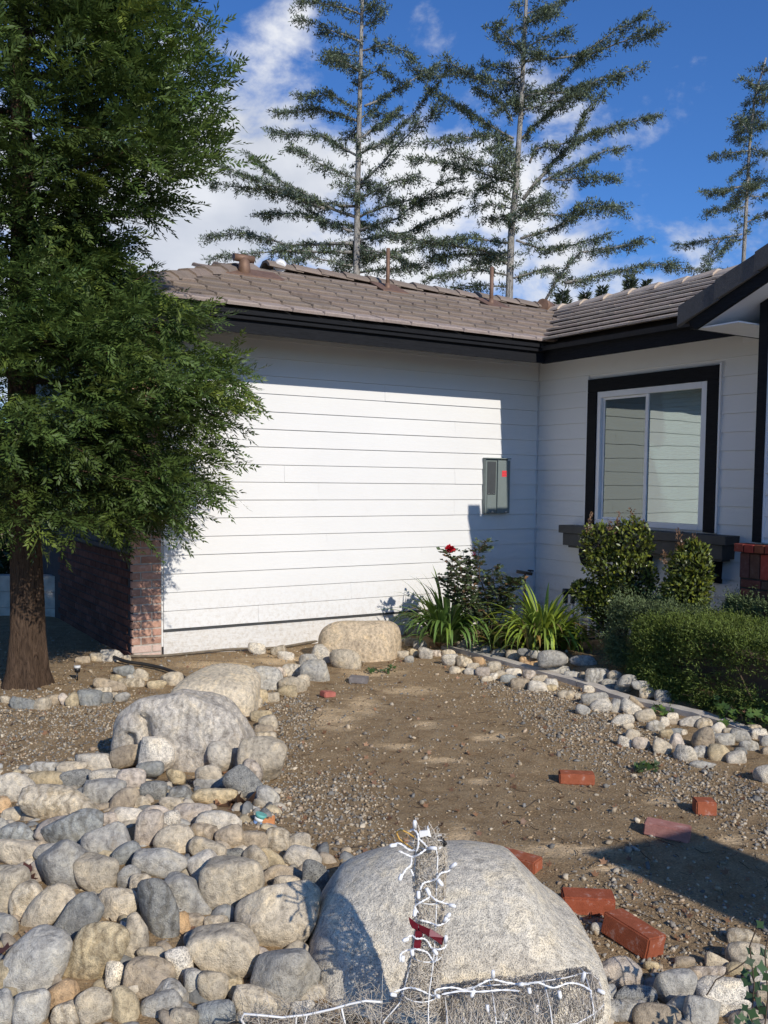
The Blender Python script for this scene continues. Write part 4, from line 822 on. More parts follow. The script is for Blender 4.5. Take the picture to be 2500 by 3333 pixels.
loose_brick(1168, 2222, .165, .105, .055, -.12, (.0, .04), 'paver', 'grey-brown paver brick on the dirt below the domed tan boulder')

# concrete edging strip, in cast lengths
ed = root('garden_edging', H(2.0, 1.0, 0), 'grey concrete edging strip running from the leafy clumps to under the hedge', 'edging'); EDR = rloc(ed)
cuts = [.93, 1.95, 2.9, 3.8, 4.75, 5.7]
for a, b2 in zip(cuts[:-1], cuts[1:]):
    mb = MB(); ss = np.linspace(a, b2 - .008, 10)
    for p, q in zip(ss[:-1], ss[1:]):
        w0 = .012 * math.sin(p * 4) ; w1 = .012 * math.sin(q * 4); zp_ = float(ground(*H(2.0, p, 0)[:2])) + .038 + .006 * math.sin(p * 5); zq_ = float(ground(*H(2.0, q, 0)[:2])) + .038 + .006 * math.sin(q * 5)
        mb.hexa([H(1.945 + w0, p, -.1), H(1.945 + w1, q, -.1), H(2.065 + w1, q, -.1), H(2.065 + w0, p, -.1), H(1.95 + w0, p, zp_), H(1.95 + w1, q, zq_), H(2.06 + w1, q, zq_), H(2.06 + w0, p, zp_)])
    mb.build('edging_length', M['concrete'], ed, EDR)

# ============================================================ gravel, pebbles and debris (uncountable)
def inpoly(x, y, poly):
    c = np.zeros(len(x), bool); n = len(poly)
    for i in range(n):
        x1, y1 = poly[i]; x2, y2 = poly[(i + 1) % n]
        m = ((y1 > y) != (y2 > y)) & (x < (x2 - x1) * (y - y1) / (y2 - y1 + 1e-9) + x1); c ^= m
    return c
def softpoly(P2, poly, reach=60):
    """1 inside the outline, fading outside"""
    x, y = P2[:, 0], P2[:, 1]; ins = inpoly(x, y, poly); d = np.full(len(x), 1e9)
    for i in range(len(poly)):
        a = np.array(poly[i], float); b = np.array(poly[(i + 1) % len(poly)], float); ab = b - a
        t = np.clip(((x - a[0]) * ab[0] + (y - a[1]) * ab[1]) / (ab @ ab), 0, 1)
        d = np.minimum(d, np.hypot(x - a[0] - t * ab[0], y - a[1] - t * ab[1]))
    return np.where(ins, 1.0, np.exp(-(d / reach) ** 2))
DENSE = [([(880,2560),(1180,2560),(1230,2640),(1180,2720),(1290,2790),(1120,2850),(960,2760),(860,2680)], 60), ([(1560,2130),(1650,2180),(2050,2350),(2300,2530),(2520,2600),(2520,2740),(2330,2640),(2100,2540),(1850,2420),(1740,2300),(1600,2210)], 45),
         ([(0,2330),(330,2300),(480,2330),(420,2450),(120,2500),(0,2500)], 60), ([(1700,3000),(1990,2890),(2300,3000),(2560,3060),(2560,3250),(2000,3230)], 60), ([(900,2230),(1000,2300),(980,2420),(920,2500),(880,2400)], 30)]
MED = [([(0,2130),(700,2180),(620,2260),(0,2280)], 50), ([(500,2090),(1060,2080),(1000,2170),(560,2150)], 30), ([(1150,2180),(1700,2200),(2200,2550),(2550,2750),(2550,2900),(1900,3000),(1700,2800),(1250,2760),(950,2560),(1000,2400)], 60)]
def scatter(n, area, smin, smax, seed, dens_fn):
    r = np.random.default_rng(seed); x0, x1, y0, y1 = area
    x = r.uniform(x0, x1, n); y = r.uniform(y0, y1, n); z = ground(x, y); P2 = proj(np.stack([x, y, z], 1))
    keep = r.uniform(0, 1, n) < dens_fn(P2, x, y); keep &= (y > 1.5)
    ts = (np.stack([x, y], 1) - C0) @ np.stack([U, V], 1); keep &= ~((ts[:, 1] < .03) & (ts[:, 0] < 5)) & ~((ts[:, 0] < .03))
    x, y, z = x[keep], y[keep], z[keep]; return x, y, z, r.uniform(0, 1, len(x)) ** 2.2 * (smax - smin) + smin
def blue(P2):
    d = np.zeros(len(P2))
    for poly, rr in DENSE: d = np.maximum(d, softpoly(P2, poly, rr))
    return d
def medium(P2):
    d = np.zeros(len(P2))
    for poly, rr in MED: d = np.maximum(d, softpoly(P2, poly, rr))
    return d
PEBC = np.array([(.36, .31, .235), (.26, .235, .20), (.42, .34, .235), (.50, .43, .32), (.18, .17, .15), (.30, .225, .14), (.26, .25, .225), (.38, .29, .20)])
def pebbles(name, x, y, z, s, seed, sub=1, palette=PEBC, bury=.25, label=None):
    r = np.random.default_rng(seed); n = len(x)
    if sub == 0:
        d = np.array([(1, 0, 0), (-1, 0, 0), (0, 1, 0), (0, -1, 0), (0, 0, 1), (0, 0, -1)], float); f = np.array([(0, 2, 4), (2, 1, 4), (1, 3, 4), (3, 0, 4), (2, 0, 5), (1, 2, 5), (3, 1, 5), (0, 3, 5)])
    else: d, f = ICO[sub]
    k = len(d); sc_ = r.uniform(.5, 1.3, (n, 1, 3)) * np.array([1, 1, .6]); jit = 1 + r.normal(0, .20 if sub < 2 else .055, (n, k, 1))
    v = d[None] * sc_ * jit
    q = r.normal(size=(n, 4)); q[:, 1:3] *= .35; q /= np.linalg.norm(q, axis=1)[:, None]; w_, a, b, c = q.T
    Rm = np.stack([1 - 2 * (b * b + c * c), 2 * (a * b - c * w_), 2 * (a * c + b * w_), 2 * (a * b + c * w_), 1 - 2 * (a * a + c * c), 2 * (b * c - a * w_), 2 * (a * c - b * w_), 2 * (b * c + a * w_), 1 - 2 * (a * a + b * b)], 1).reshape(n, 3, 3)
    v = np.einsum('nij,nkj->nki', Rm, v) * (s / 2)[:, None, None] + np.stack([x, y, z + s * (.5 - bury) * .6], 1)[:, None, :]
    fc = (f[None] + (np.arange(n) * k)[:, None, None]).reshape(-1, 3)
    pc = palette[r.integers(0, len(palette), n)] * r.uniform(.75, 1.25, (n, 1)); cols = np.repeat(pc, k, 0)
    o = link(name, np_mesh(name, v.reshape(-1, 3), fc, M['pebble'], False, cols)); tag(o, kind='stuff'); return o
AR = (-4.6, 3.6, 2.3, 10.6)
x, y, z, s = scatter(230000, AR, .008, .026, 11, lambda P2, a, b: blue(P2) * .62 + medium(P2) * .035 + .006)
pebbles('gravel', x, y, z, s, 12)
x, y, z, s = scatter(60000, AR, .010, .045, 13, lambda P2, a, b: blue(P2) * .16 + medium(P2) * .028 + .007)
pebbles('scattered_pebbles', x, y, z, s, 14, palette=np.vstack([PEBC, PEBC[3:4] * 1.1, PEBC[2:3]]))
x, y, z, s = scatter(260000, AR, .004, .011, 15, lambda P2, a, b: .10 + .3 * medium(P2) * (np.sin(a * 3 + 2 * np.sin(b * 2.2)) * .5 + .6))
pebbles('grit', x, y, z, s, 16, sub=0)
x, y, z, s = scatter(90000, AR, .005, .022, 19, lambda P2, a, b: .04 + .20 * medium(P2) * (np.sin(a * 4 + 3 * np.sin(b * 1.7)) * .5 + .55) * (1 - blue(P2)))
pebbles('soil_clods', x, y, z, s, 20, sub=1, palette=np.array([(.34, .24, .14), (.28, .195, .115), (.40, .29, .17), (.22, .155, .095), (.44, .33, .20)]), bury=.42)
# small stones filling the gaps low in the heap
r_ = np.random.default_rng(5); fx = r_.uniform(-2.6, -.1, 850); fy = r_.uniform(2.6, 5.6, 850); fz = ground(fx, fy); P2 = proj(np.stack([fx, fy, fz], 1))
kp = inpoly(P2[:, 0], P2[:, 1], [(-700, 2540), (300, 2480), (560, 2560), (900, 2560), (960, 2700), (1150, 2800), (1060, 2900), (1000, 3500), (-900, 3700)]); fx, fy, fz = fx[kp], fy[kp], fz[kp]
pebbles('gap_rubble', fx, fy, fz - .02, r_.uniform(.06, .115, len(fx)), 17, sub=2, palette=np.array([PAL['T'], PAL['G'], PAL['N'], PAL['D'], PAL['Y']]) * .9, bury=.3)
kp = None
fx = r_.uniform(.5, 1.9, 260); fy = r_.uniform(2.5, 3.5, 260); fz = ground(fx, fy); P2 = proj(np.stack([fx, fy, fz], 1))
kp = inpoly(P2[:, 0], P2[:, 1], [(1930, 3230), (2100, 3200), (2500, 3120), (3200, 3100), (3300, 3800), (1900, 3800)]); fx, fy, fz = fx[kp], fy[kp], fz[kp]
pebbles('rubble_between_stones', fx, fy, fz - .02, r_.uniform(.05, .12, len(fx)), 18, sub=2, palette=np.array([PAL['T'], PAL['G'], PAL['N'], PAL['W']]) * .9)
# ============================================================ plants
def unitv(a): return a / (np.linalg.norm(a, axis=-1, keepdims=True) + 1e-9)
def kites(P, D, Nn, ln, wd, cols, mid=.45, fold=.0):
    """leaf blades: base P, direction D, face normal Nn; returns verts, faces, colours"""
    n = len(P); S = unitv(np.cross(D, Nn)); ln = np.broadcast_to(ln, n)[:, None]; wd = np.broadcast_to(wd, n)[:, None]
    m = P + D * ln * mid; up = unitv(np.cross(S, D))
    v = np.stack([P, m + S * wd / 2 + up * wd * fold, P + D * ln, m - S * wd / 2 + up * wd * fold], 1).reshape(-1, 3)
    f = (np.arange(n) * 4)[:, None] + np.arange(4)[None]
    if fold:
        f = np.concatenate([(np.arange(n) * 4)[:, None] + np.array([[0, 1, 2]]), (np.arange(n) * 4)[:, None] + np.array([[0, 2, 3]])])
    return v, f, np.repeat(cols, 4, 0)
def leafmesh(name, v, f, c, mat, parent, rel):
    return link(name, np_mesh(name, v - rel, f, M[mat], False, c), parent)
# ---- the big conifer on the left
TX, TY = -2.86, 7.38
con = root('conifer_tree', (TX, TY, 0), 'tall dark green conifer with brown fibrous trunk at the left edge before the garage', 'tree'); CR = rloc(con)
mb = MB(); zs = np.linspace(-.1, 8.2, 30)
n_ = 28; ring = []
for i, zq in enumerate(zs):
    rr = (.128 * (1 - zq / 11) + .085 * math.exp(-max(zq, 0) / .16)); cx_ = TX + .01 * math.sin(zq * 2); 
    for k2 in range(n_):
        a = 2 * math.pi * k2 / n_; fl = 1 + .06 * math.sin(5 * a + 1.2 * zq) + .045 * math.sin(9 * a - 1.5 * zq) + .02 * math.sin(17 * a + 6 * zq) + .18 * math.exp(-max(zq, 0) / .12) * math.sin(5 * a + .6)
        mb.v.append((cx_ + rr * fl * math.cos(a), TY + rr * fl * math.sin(a), zq))
for i in range(len(zs) - 1):
    for k2 in range(n_): mb.f.append((i * n_ + k2, i * n_ + (k2 + 1) % n_, (i + 1) * n_ + (k2 + 1) % n_, (i + 1) * n_ + k2)); mb.sm.append(True)
mb.build('trunk', M['bark'], con, CR)
RB_ = np.array([(-1500, 120), (-900, 330), (-500, 480), (-250, 600), (0, 655), (60, 690), (250, 700), (470, 740), (560, 715), (620, 640), (700, 520), (780, 410), (870, 400), (930, 520), (985, 720), (1100, 720), (1280, 800), (1370, 825), (1450, 800), (1552, 790), (1680, 715), (1780, 655), (1860, 600), (1930, 430)], float)
def crown_r(z):                                      # right-hand outline of the crown, traced
    py = proj(np.array([TX + 1.6, TY - .2, z]))[1]; px = np.interp(py, RB_[:, 0], RB_[:, 1])
    return max(.25, (px - 95) / F * TY * .90)
r_ = np.random.default_rng(21)
FP, FD, FN, FL, FW, FC = [], [], [], [], [], []
limbs = MB()
def add_branch(z0, ph, Lr, drop, dens=1.0, rise=.0):
    dh = np.array([math.cos(ph), math.sin(ph), 0]); start = np.array([TX, TY, z0])
    n = 14; ks = np.linspace(0, 1, n); lat = np.cross(dh, Z3)
    sway = r_.normal(0, .06)
    pts = [start + dh * Lr * k2 + Z3 * (-drop * Lr * k2 ** 1.6 + rise * Lr * max(0, k2 - .6) ** 1.2 * 1.5) + lat * sway * Lr * math.sin(k2 * 3) for k2 in ks]
    limbs.tube(pts, [max(.004, .022 * (1 - k2) * (.6 + Lr * .3)) for k2 in ks], 5)
    pts = np.array(pts)
    ns = int(Lr / .030 * dens)
    kk = np.sort(r_.uniform(.12, 1, ns) ** .75)
    for k2 in kk:
        i = min(int(k2 * (n - 1)), n - 2); fr = k2 * (n - 1) - i; p = pts[i] * (1 - fr) + pts[i + 1] * fr; d = unitv(pts[i + 1] - pts[i])
        sd_ = r_.choice([-1, 1]); a = r_.uniform(.35, 1.15) * (1.15 - .75 * k2); td = unitv(d * math.cos(a) + lat * sd_ * math.sin(a) + Z3 * r_.normal(-.10, .30))
        tl = r_.uniform(.12, .30) * (1.15 - .35 * k2)
        m = int(tl / .021) + 2
        q = (np.arange(m) + .5) / m; sg = np.where(np.arange(m) % 2 == 0, 1, -1)
        nrm = unitv(np.cross(td, unitv(lat * sd_ + r_.normal(0, .3, 3)))); side = unitv(np.cross(nrm, td))
        bend_ = Z3 * (-.25 * r_.uniform(0, 1)) 
        pp = p + td * (q * tl)[:, None] + bend_ * ((q ** 2) * tl)[:, None]
        aa = r_.uniform(.55, .95, m)
        dd = unitv(td * np.cos(aa)[:, None] + side * (sg * np.sin(aa))[:, None] + r_.normal(0, .14, (m, 3)))
        FP.append(pp); FD.append(dd); FN.append(np.repeat(nrm[None], m, 0) + r_.normal(0, .35, (m, 3)))
        FL.append(r_.uniform(.035, .072, m) * (1.1 - .5 * q)); FW.append(r_.uniform(.010, .016, m))
        FP.append(pp[-2:]); FD.append(unitv(np.repeat(td[None], 2, 0) + r_.normal(0, .1, (2, 3)))); FN.append(np.repeat(nrm[None], 2, 0)); FL.append(np.full(2, .06)); FW.append(np.full(2, .012))
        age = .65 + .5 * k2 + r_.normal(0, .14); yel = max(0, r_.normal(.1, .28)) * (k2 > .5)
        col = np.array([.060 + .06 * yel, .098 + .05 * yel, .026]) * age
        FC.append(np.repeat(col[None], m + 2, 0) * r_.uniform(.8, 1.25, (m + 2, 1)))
def spray(p, d, tl, age, yel, fl=1.0):
    """a flat twig with leaflets down both sides"""
    m = int(tl / .018) + 3; q = (np.arange(m) + .3) / m; sg = np.where(np.arange(m) % 2 == 0, 1, -1)
    ref = unitv(np.cross(d, unitv(r_.normal(size=3) * .55 + Z3))); nrm = unitv(np.cross(ref, d)); side = ref
    pp = p + d * (q * tl)[:, None] - Z3 * ((q ** 2) * tl * r_.uniform(-.05, .3))[:, None]
    aa = r_.uniform(.5, .9, m)
    dd = unitv(d * np.cos(aa)[:, None] + side * (sg * np.sin(aa))[:, None] + r_.normal(0, .12, (m, 3)))
    FP.append(pp); FD.append(dd); FN.append(nrm[None] + r_.normal(0, .3, (m, 3))); FL.append(r_.uniform(.046, .082, m) * (1.15 - .55 * q) * fl); FW.append(r_.uniform(.0125, .0195, m) * fl)
    FP.append(pp[-1:]); FD.append(d[None]); FN.append(nrm[None]); FL.append(np.full(1, .06 * fl)); FW.append(np.full(1, .015 * fl))
    col = np.array([.070 + .07 * yel, .112 + .06 * yel, .026]) * age
    FC.append(np.repeat(col[None], m + 1, 0) * r_.uniform(.75, 1.3, (m + 1, 1)))
def clear_of_house(x, y, z):
    e = np.array([x, y]) - C0; t_, s_ = e @ U, e @ V
    return not ((t_ < 5.45 and s_ < (.95 if z > 2.7 else .20)) or (s_ < -.05 and t_ < 5.5))
def lump(a, z): return math.sin(2.1 * a + 1.9 * z) * math.sin(1.3 * z - 2.4 * a + 1) + .6 * math.sin(4.3 * a - 3.1 * z + 2) * math.sin(5.1 * z + a)
# main limbs with shoots, then the leafy mass hung between them
nb_ = 150
for i in range(nb_):
    zt = 1.55 + 6.2 * ((i + r_.uniform(0, 1)) / nb_)
    ph = (i * 2.39996) % (2 * math.pi)
    if r_.uniform() < .35: ph = r_.normal(-.3, .5)
    Lr = crown_r(zt) * r_.uniform(.8, 1.03)
    if math.sin(ph) < -.3: Lr = min(Lr, 1.5)
    while Lr > .25 and not clear_of_house(TX + math.cos(ph) * Lr, TY + math.sin(ph) * Lr, zt): Lr *= .9
    if Lr < .3: continue
    drop = r_.uniform(-.30, .35) if zt > 2.4 else r_.uniform(.05, .5)
    add_branch(zt + drop * Lr * .9, ph, Lr, drop, .8, r_.uniform(0, .35))
cnt_ = 0
while cnt_ < 5200:
    z = 1.38 + 6.3 * r_.uniform() ** 1.08; a = r_.uniform(-math.pi, math.pi); R_ = crown_r(z)
    if r_.uniform() < .3: a = r_.normal(-.35, .6)
    lm_ = lump(a, z); q = r_.uniform(.12, 1.0) ** .62; q *= .97 + .15 * lm_
    if r_.uniform() < .30 - .45 * lm_ and q > .5: continue
    R2 = min(R_, 1.65) if math.sin(a) < -.4 else R_
    if z < 1.75 and q < .25: continue
    x, y = TX + math.cos(a) * R2 * q, TY + math.sin(a) * R2 * q
    if not clear_of_house(x, y, z): continue
    zb = 1.36 + .16 * math.sin(3 * a + 1) + .10 * math.sin(7 * a) - (.22 if abs(q * R2 * math.cos(a) - .95) < .45 and math.sin(a) < .3 else 0)
    if z < zb: continue
    up = .15 + .75 * math.sin(1.7 * z + a * 1.4 + lm_) ; el = r_.normal(up * .45, .45) if z > 2.3 else r_.normal(-.35, .45)
    aa = a + r_.normal(0, .55)
    d = unitv(np.array([math.cos(aa), math.sin(aa), el]))
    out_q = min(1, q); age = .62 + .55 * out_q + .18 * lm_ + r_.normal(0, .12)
    yl_ = max(0, r_.normal(.0, .35)) * out_q; p0 = np.array([x, y, z]); Ls = r_.uniform(.16, .34); lat = unitv(np.cross(d, Z3 + r_.normal(0, .3, 3)))
    for w_, sg_ in ((.0, -1), (.2, 1), (.42, -1), (.62, 1), (.8, 0)):
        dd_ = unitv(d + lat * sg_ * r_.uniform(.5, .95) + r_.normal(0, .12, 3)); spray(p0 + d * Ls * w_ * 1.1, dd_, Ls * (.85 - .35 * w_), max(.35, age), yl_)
    cnt_ += 1
limbs.build('limbs', M['bark'], con, CR)
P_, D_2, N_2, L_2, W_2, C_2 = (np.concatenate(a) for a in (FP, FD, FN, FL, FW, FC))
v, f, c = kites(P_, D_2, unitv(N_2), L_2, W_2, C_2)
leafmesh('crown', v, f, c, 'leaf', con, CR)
print('conifer fronds', len(P_))

# ---- cedars beyond the house: trunk and limbs traced, foliage in flat sprays along them
def cedar(label, trunk, branches, dep, seed, tr=.115, scale=1.0, topz=None, bare=.03):
    r = np.random.default_rng(seed)
    tp = [on_depth(x * 1.507, y * 1.507, dep) for x, y in trunk]
    base = tp[-1].copy(); d_ = tp[-1] - tp[-2]; g0 = tp[-1] + d_ / abs(d_[2]) * tp[-1][2]; tp.append(g0)
    o = root('cedar_tree', (g0[0], g0[1], 0), label, 'tree', 'cedars standing beyond the roof'); OR = rloc(o)
    hz = [p[2] for p in tp]; top = max(hz)
    MB().tube(tp, [tr * (.35 + .95 * (top - h) / top * 1.1) for h in hz], 10).build('trunk', M['palebark'], o, OR)
    lm = MB(); P, D, Nn, Ln, Wd, Cc = [], [], [], [], [], []
    def tufts(p, d, k2, sz=1.0):
        m = int(6 + 4 * r.uniform()) 
        P.append(p + r.normal(0, .035, (m, 3)) * sz); dd = unitv(d * .55 + r.normal(0, .55, (m, 3)) + Z3 * .05); D.append(dd); Nn.append(unitv(r.normal(0, .5, (m, 3)) + Z3 * .8))
        Ln.append(r.uniform(.07, .15, m) * sz); Wd.append(r.uniform(.020, .036, m)); base_ = np.array([.125, .165, .118]) * (.75 + .5 * k2 + r.normal(0, .15)); 
        if r.uniform() < .25: base_ = base_ * np.array([1.25, 1.15, .75])
        Cc.append(np.repeat(base_[None], m, 0) * r.uniform(.75, 1.3, (m, 1)))
    def branch(pts, L0, thick, sub=True):
        pts = np.array(pts); seg = np.linalg.norm(np.diff(pts, axis=0), axis=1); tot = seg.sum(); cum = np.concatenate([[0], np.cumsum(seg)])
        lm.tube(pts, [max(.008, thick * (1 - .88 * c_ / tot)) for c_ in cum], 5)
        n = int(tot / .052); 
        for q in np.sort(r.uniform(bare, 1, n)):
            s = q * tot; i = min(np.searchsorted(cum, s) - 1, len(seg) - 1); i = max(i, 0); fr = (s - cum[i]) / (seg[i] + 1e-9); p = pts[i] * (1 - fr) + pts[i + 1] * fr; d = unitv(pts[i + 1] - pts[i])
            lat = unitv(np.cross(d, Z3)); sd_ = r.choice([-1, 1]); env = math.sin(min(1, (q - bare) / (1 - bare) * 1.15 + .12) * math.pi * .62 + .25)
            tl = (.15 + .46 * env * r.uniform(.35, 1.0)) * scale * min(1, tot / 2.0 + .35)
            a = r.uniform(.5, 1.1); td = unitv(d * math.cos(a) + lat * sd_ * math.sin(a) + Z3 * r.normal(.02, .16))
            mm = max(2, int(tl / .095))
            for j in range(mm):
                w = (j + .6) / mm; pp = p + td * tl * w + Z3 * (-.22 * tl * w * w); tufts(pp, td, w * .6 + .2)
            if r.uniform() < .35:                      # hanging shoots under the spray
                for j in range(r.integers(1, 4)): tufts(p - Z3 * .07 * (j + 1) + td * .1, unitv(td - Z3 * 1.2), .1, .8)
        for j in range(6): tufts(pts[-1] - unitv(pts[-1] - pts[-2]) * .07 * j, unitv(pts[-1] - pts[-2]), .9)
    for b_ in branches:
        n = len(b_); y0 = r.uniform(-.75, .75); pts = []
        x0 = b_[0][0]
        fine = []
        for i in range(n - 1):
            for w in np.linspace(0, 1, 5)[:-1]: fine.append((b_[i][0] * (1 - w) + b_[i + 1][0] * w, b_[i][1] * (1 - w) + b_[i + 1][1] * w))
        fine.append(b_[-1])
        for i, (x, y) in enumerate(fine):
            run = abs(x - x0) * 1.507 / F * dep; jx = r.normal(0, .6); pts.append(on_depth((x + jx) * 1.507, (y + r.normal(0, 1.0)) * 1.507, dep + y0 * run))
        Lb = sum(np.linalg.norm(np.subtract(pts[i + 1], pts[i])) for i in range(len(pts) - 1))
        branch(pts, Lb, .016 + .008 * Lb)
    # limbs going away from and towards the viewer fill the middle
    for i in range(9):
        q = r.uniform(.05, .95); idx = q * (len(trunk) - 1); k2 = int(idx); fr = idx - k2; x = trunk[k2][0] * (1 - fr) + trunk[min(k2 + 1, len(trunk) - 1)][0] * fr; y = trunk[k2][1] * (1 - fr) + trunk[min(k2 + 1, len(trunk) - 1)][1] * fr
        p = on_depth(x * 1.507, y * 1.507, dep); a = r.choice([1, -1]) * (math.pi / 2 + r.normal(0, .45)); Lq = r.uniform(.6, 1.6) * (1.0 + q * 1.2) * scale; dh = np.array([math.cos(a), math.sin(a), r.uniform(-.15, .25)])
        branch([p + dh * Lq * w - Z3 * .06 * Lq * w * w for w in np.linspace(0, 1, 7)], Lq, .03)
    for i in range(int(70 * scale)):                  # short leafy shoots straight off the trunk
        q = r.uniform(.02, .98) * (len(trunk) - 1); k2 = int(q); fr = q - k2; x = trunk[k2][0] * (1 - fr) + trunk[min(k2 + 1, len(trunk) - 1)][0] * fr; y = trunk[k2][1] * (1 - fr) + trunk[min(k2 + 1, len(trunk) - 1)][1] * fr
        p = on_depth(x * 1.507, y * 1.507, dep); a = r.uniform(0, 6.28); dh = np.array([math.cos(a), math.sin(a), r.uniform(-.3, .4)]); Lq = r.uniform(.15, .55)
        for w in np.linspace(.3, 1, int(3 + Lq * 8)): tufts(p + dh * Lq * w, unitv(dh), w * .5)
    lm.build('limbs', M['palebark'], o, OR)
    v, f, c = kites(*(np.concatenate(a) for a in (P, D, Nn)), np.concatenate(Ln), np.concatenate(Wd), np.concatenate(Cc))
    leafmesh('crown', v, f, c, 'needle', o, OR); print('cedar blades', len(v) // 4)
def c2(*p): return [(829.5 + x / 2, y / 2) for x, y in p]
def c1(*p): return [(x / 2, y / 2) for x, y in p]
A_br = [c1((1560, 60), (1430, 20), (1290, 5)), c1((1560, 180), (1420, 130), (1310, 80)), c1((1560, 240), (1430, 230)), c1((1550, 310), (1450, 260)), c1((1555, 480), (1430, 410), (1300, 415)), c1((1550, 520), (1380, 470), (1190, 490)), c1((1550, 680), (1400, 590), (1180, 570)),
 c1((1545, 780), (1450, 740), (1250, 640)), c1((1530, 890), (1400, 880), (1230, 790), (1090, 680)), c1((1400, 900), (1200, 830), (920, 795)), c1((1530, 935), (1350, 870), (1180, 800), (960, 720)), c1((1520, 1000), (1300, 920), (1100, 930)), c1((1520, 1050), (1250, 1060), (1050, 1000), (900, 1028)), c1((1520, 1090), (1300, 1080), (1100, 1090), (910, 1120)), c1((1530, 1150), (1350, 1110), (1200, 1140)), c1((1540, 980), (1400, 960), (1330, 900)),
 [(787, 230), (829, 210), (880, 180), (945, 140)], [(775, 400), (829, 350), (900, 270), (960, 225)], [(780, 330), (840, 300), (890, 250), (930, 200)], [(776, 300), (820, 270), (862, 235)], [(770, 470), (850, 440), (995, 415)], [(770, 500), (860, 470), (950, 400), (1000, 380)], [(768, 520), (880, 500), (985, 455)], [(765, 560), (880, 540), (1000, 515)], [(765, 590), (860, 580), (960, 560)], [(782, 60), (812, 40), (835, 20)], [(780, 110), (840, 95), (890, 118)], [(778, 170), (820, 150), (850, 165)], [(772, 430), (840, 395), (905, 380)], [(776, 260), (800, 240), (845, 250)], [(768, 540), (830, 545), (900, 575)]]
B_br = [c2((610, 60), (700, 40), (775, 5)), c2((605, 110), (660, 75), (740, 60)), c2((610, 205), (700, 160), (795, 145)), c2((610, 260), (700, 255), (850, 240), (1000, 130), (1125, 68)), c2((850, 250), (1000, 190), (1100, 160), (1195, 128)), c2((610, 420), (700, 385), (780, 330), (860, 255)), c2((600, 415), (780, 400), (950, 340), (1115, 292)), c2((590, 600), (700, 500), (850, 385), (1000, 330)), c2((590, 480), (700, 450), (880, 400)), c2((630, 705), (655, 640), (800, 620), (850, 540), (890, 460), (950, 400)), c2((600, 860), (720, 710), (830, 610), (1000, 540), (1175, 505)),
 c2((690, 780), (830, 720), (950, 650), (1035, 645)), c2((700, 775), (850, 770), (1000, 768)), c2((590, 910), (700, 930), (800, 935), (880, 880), (1010, 905)), c2((590, 1030), (740, 985), (880, 905), (1010, 890)), c2((570, 1040), (700, 1080), (850, 1050), (960, 1020)), c2((700, 1290), (780, 1160), (850, 1090), (1000, 1070), (1120, 1040)), c2((780, 1220), (950, 1190), (1100, 1150), (1245, 1140)), c2((560, 1200), (700, 1160), (800, 1200)), c2((590, 295), (500, 290), (430, 285)), c2((580, 360), (480, 350), (400, 340), (260, 250)), c2((430, 345), (330, 310), (240, 330), (110, 290)),
 c2((555, 520), (510, 450), (400, 385)), c2((560, 600), (450, 540), (330, 460), (200, 390)), c2((555, 610), (480, 585), (300, 600), (180, 612)), c2((560, 790), (400, 740), (250, 700), (120, 690)), c2((560, 760), (450, 715), (300, 650)), c2((550, 770), (430, 800), (400, 830)), c2((550, 860), (470, 820), (415, 800)), c2((545, 900), (470, 880), (395, 895)), c2((540, 1050), (380, 1030), (200, 1040)), c2((545, 1150), (430, 1080), (250, 1060), (0, 1005)), c2((540, 1190), (400, 1160), (200, 1200)), c2((540, 1240), (400, 1230), (300, 1250)), c2((600, 25), (560, 15)), c2((600, 115), (550, 132)), c2((590, 700), (540, 640), (490, 660)), c2((540, 1100), (350, 1100), (180, 1110)), c2((600, 500), (560, 440), (470, 480))]
C_br = [c2((1600, 430), (1565, 450)), c2((1590, 500), (1560, 520)), c2((1580, 650), (1500, 660), (1410, 685)), c2((1575, 720), (1500, 765)), c2((1570, 800), (1450, 825), (1370, 830)), c2((1565, 890), (1480, 905), (1395, 915)), c2((1550, 1010), (1450, 1030), (1270, 1055)), c2((1450, 1035), (1420, 1090), (1380, 1150)), c2((1560, 1180), (1400, 1170), (1245, 1155)), c2((1590, 560), (1659, 540), (1720, 560)), c2((1580, 640), (1640, 660), (1720, 690)), c2((1570, 770), (1650, 785), (1750, 760)), c2((1565, 850), (1650, 845), (1720, 870)), c2((1570, 960), (1640, 925), (1740, 900)), c2((1600, 420), (1650, 420), (1690, 440)), c2((1610, 370), (1660, 380)), c2((1560, 1030), (1500, 1040), (1440, 1100)), c2((1585, 600), (1540, 600))]
cedar('sparse cedar left of the two tall ones, pale trunk above the brown ridge', c1((1570, -160), (1565, 0), (1555, 400), (1545, 800), (1540, 1220)), A_br, 28.0, 3)
cedar('tallest sparse cedar with upswept branches, between the two roof pipes', c2((622, -160), (615, 0), (600, 300), (590, 500), (570, 800), (550, 1000), (540, 1300)), B_br, 27.0, 4)
cedar('narrow cedar at the right picture edge above the dark gable rake', c2((1650, 250), (1600, 430), (1580, 620), (1570, 800), (1555, 1090)), C_br, 33.0, 5, tr=.09, scale=.85)
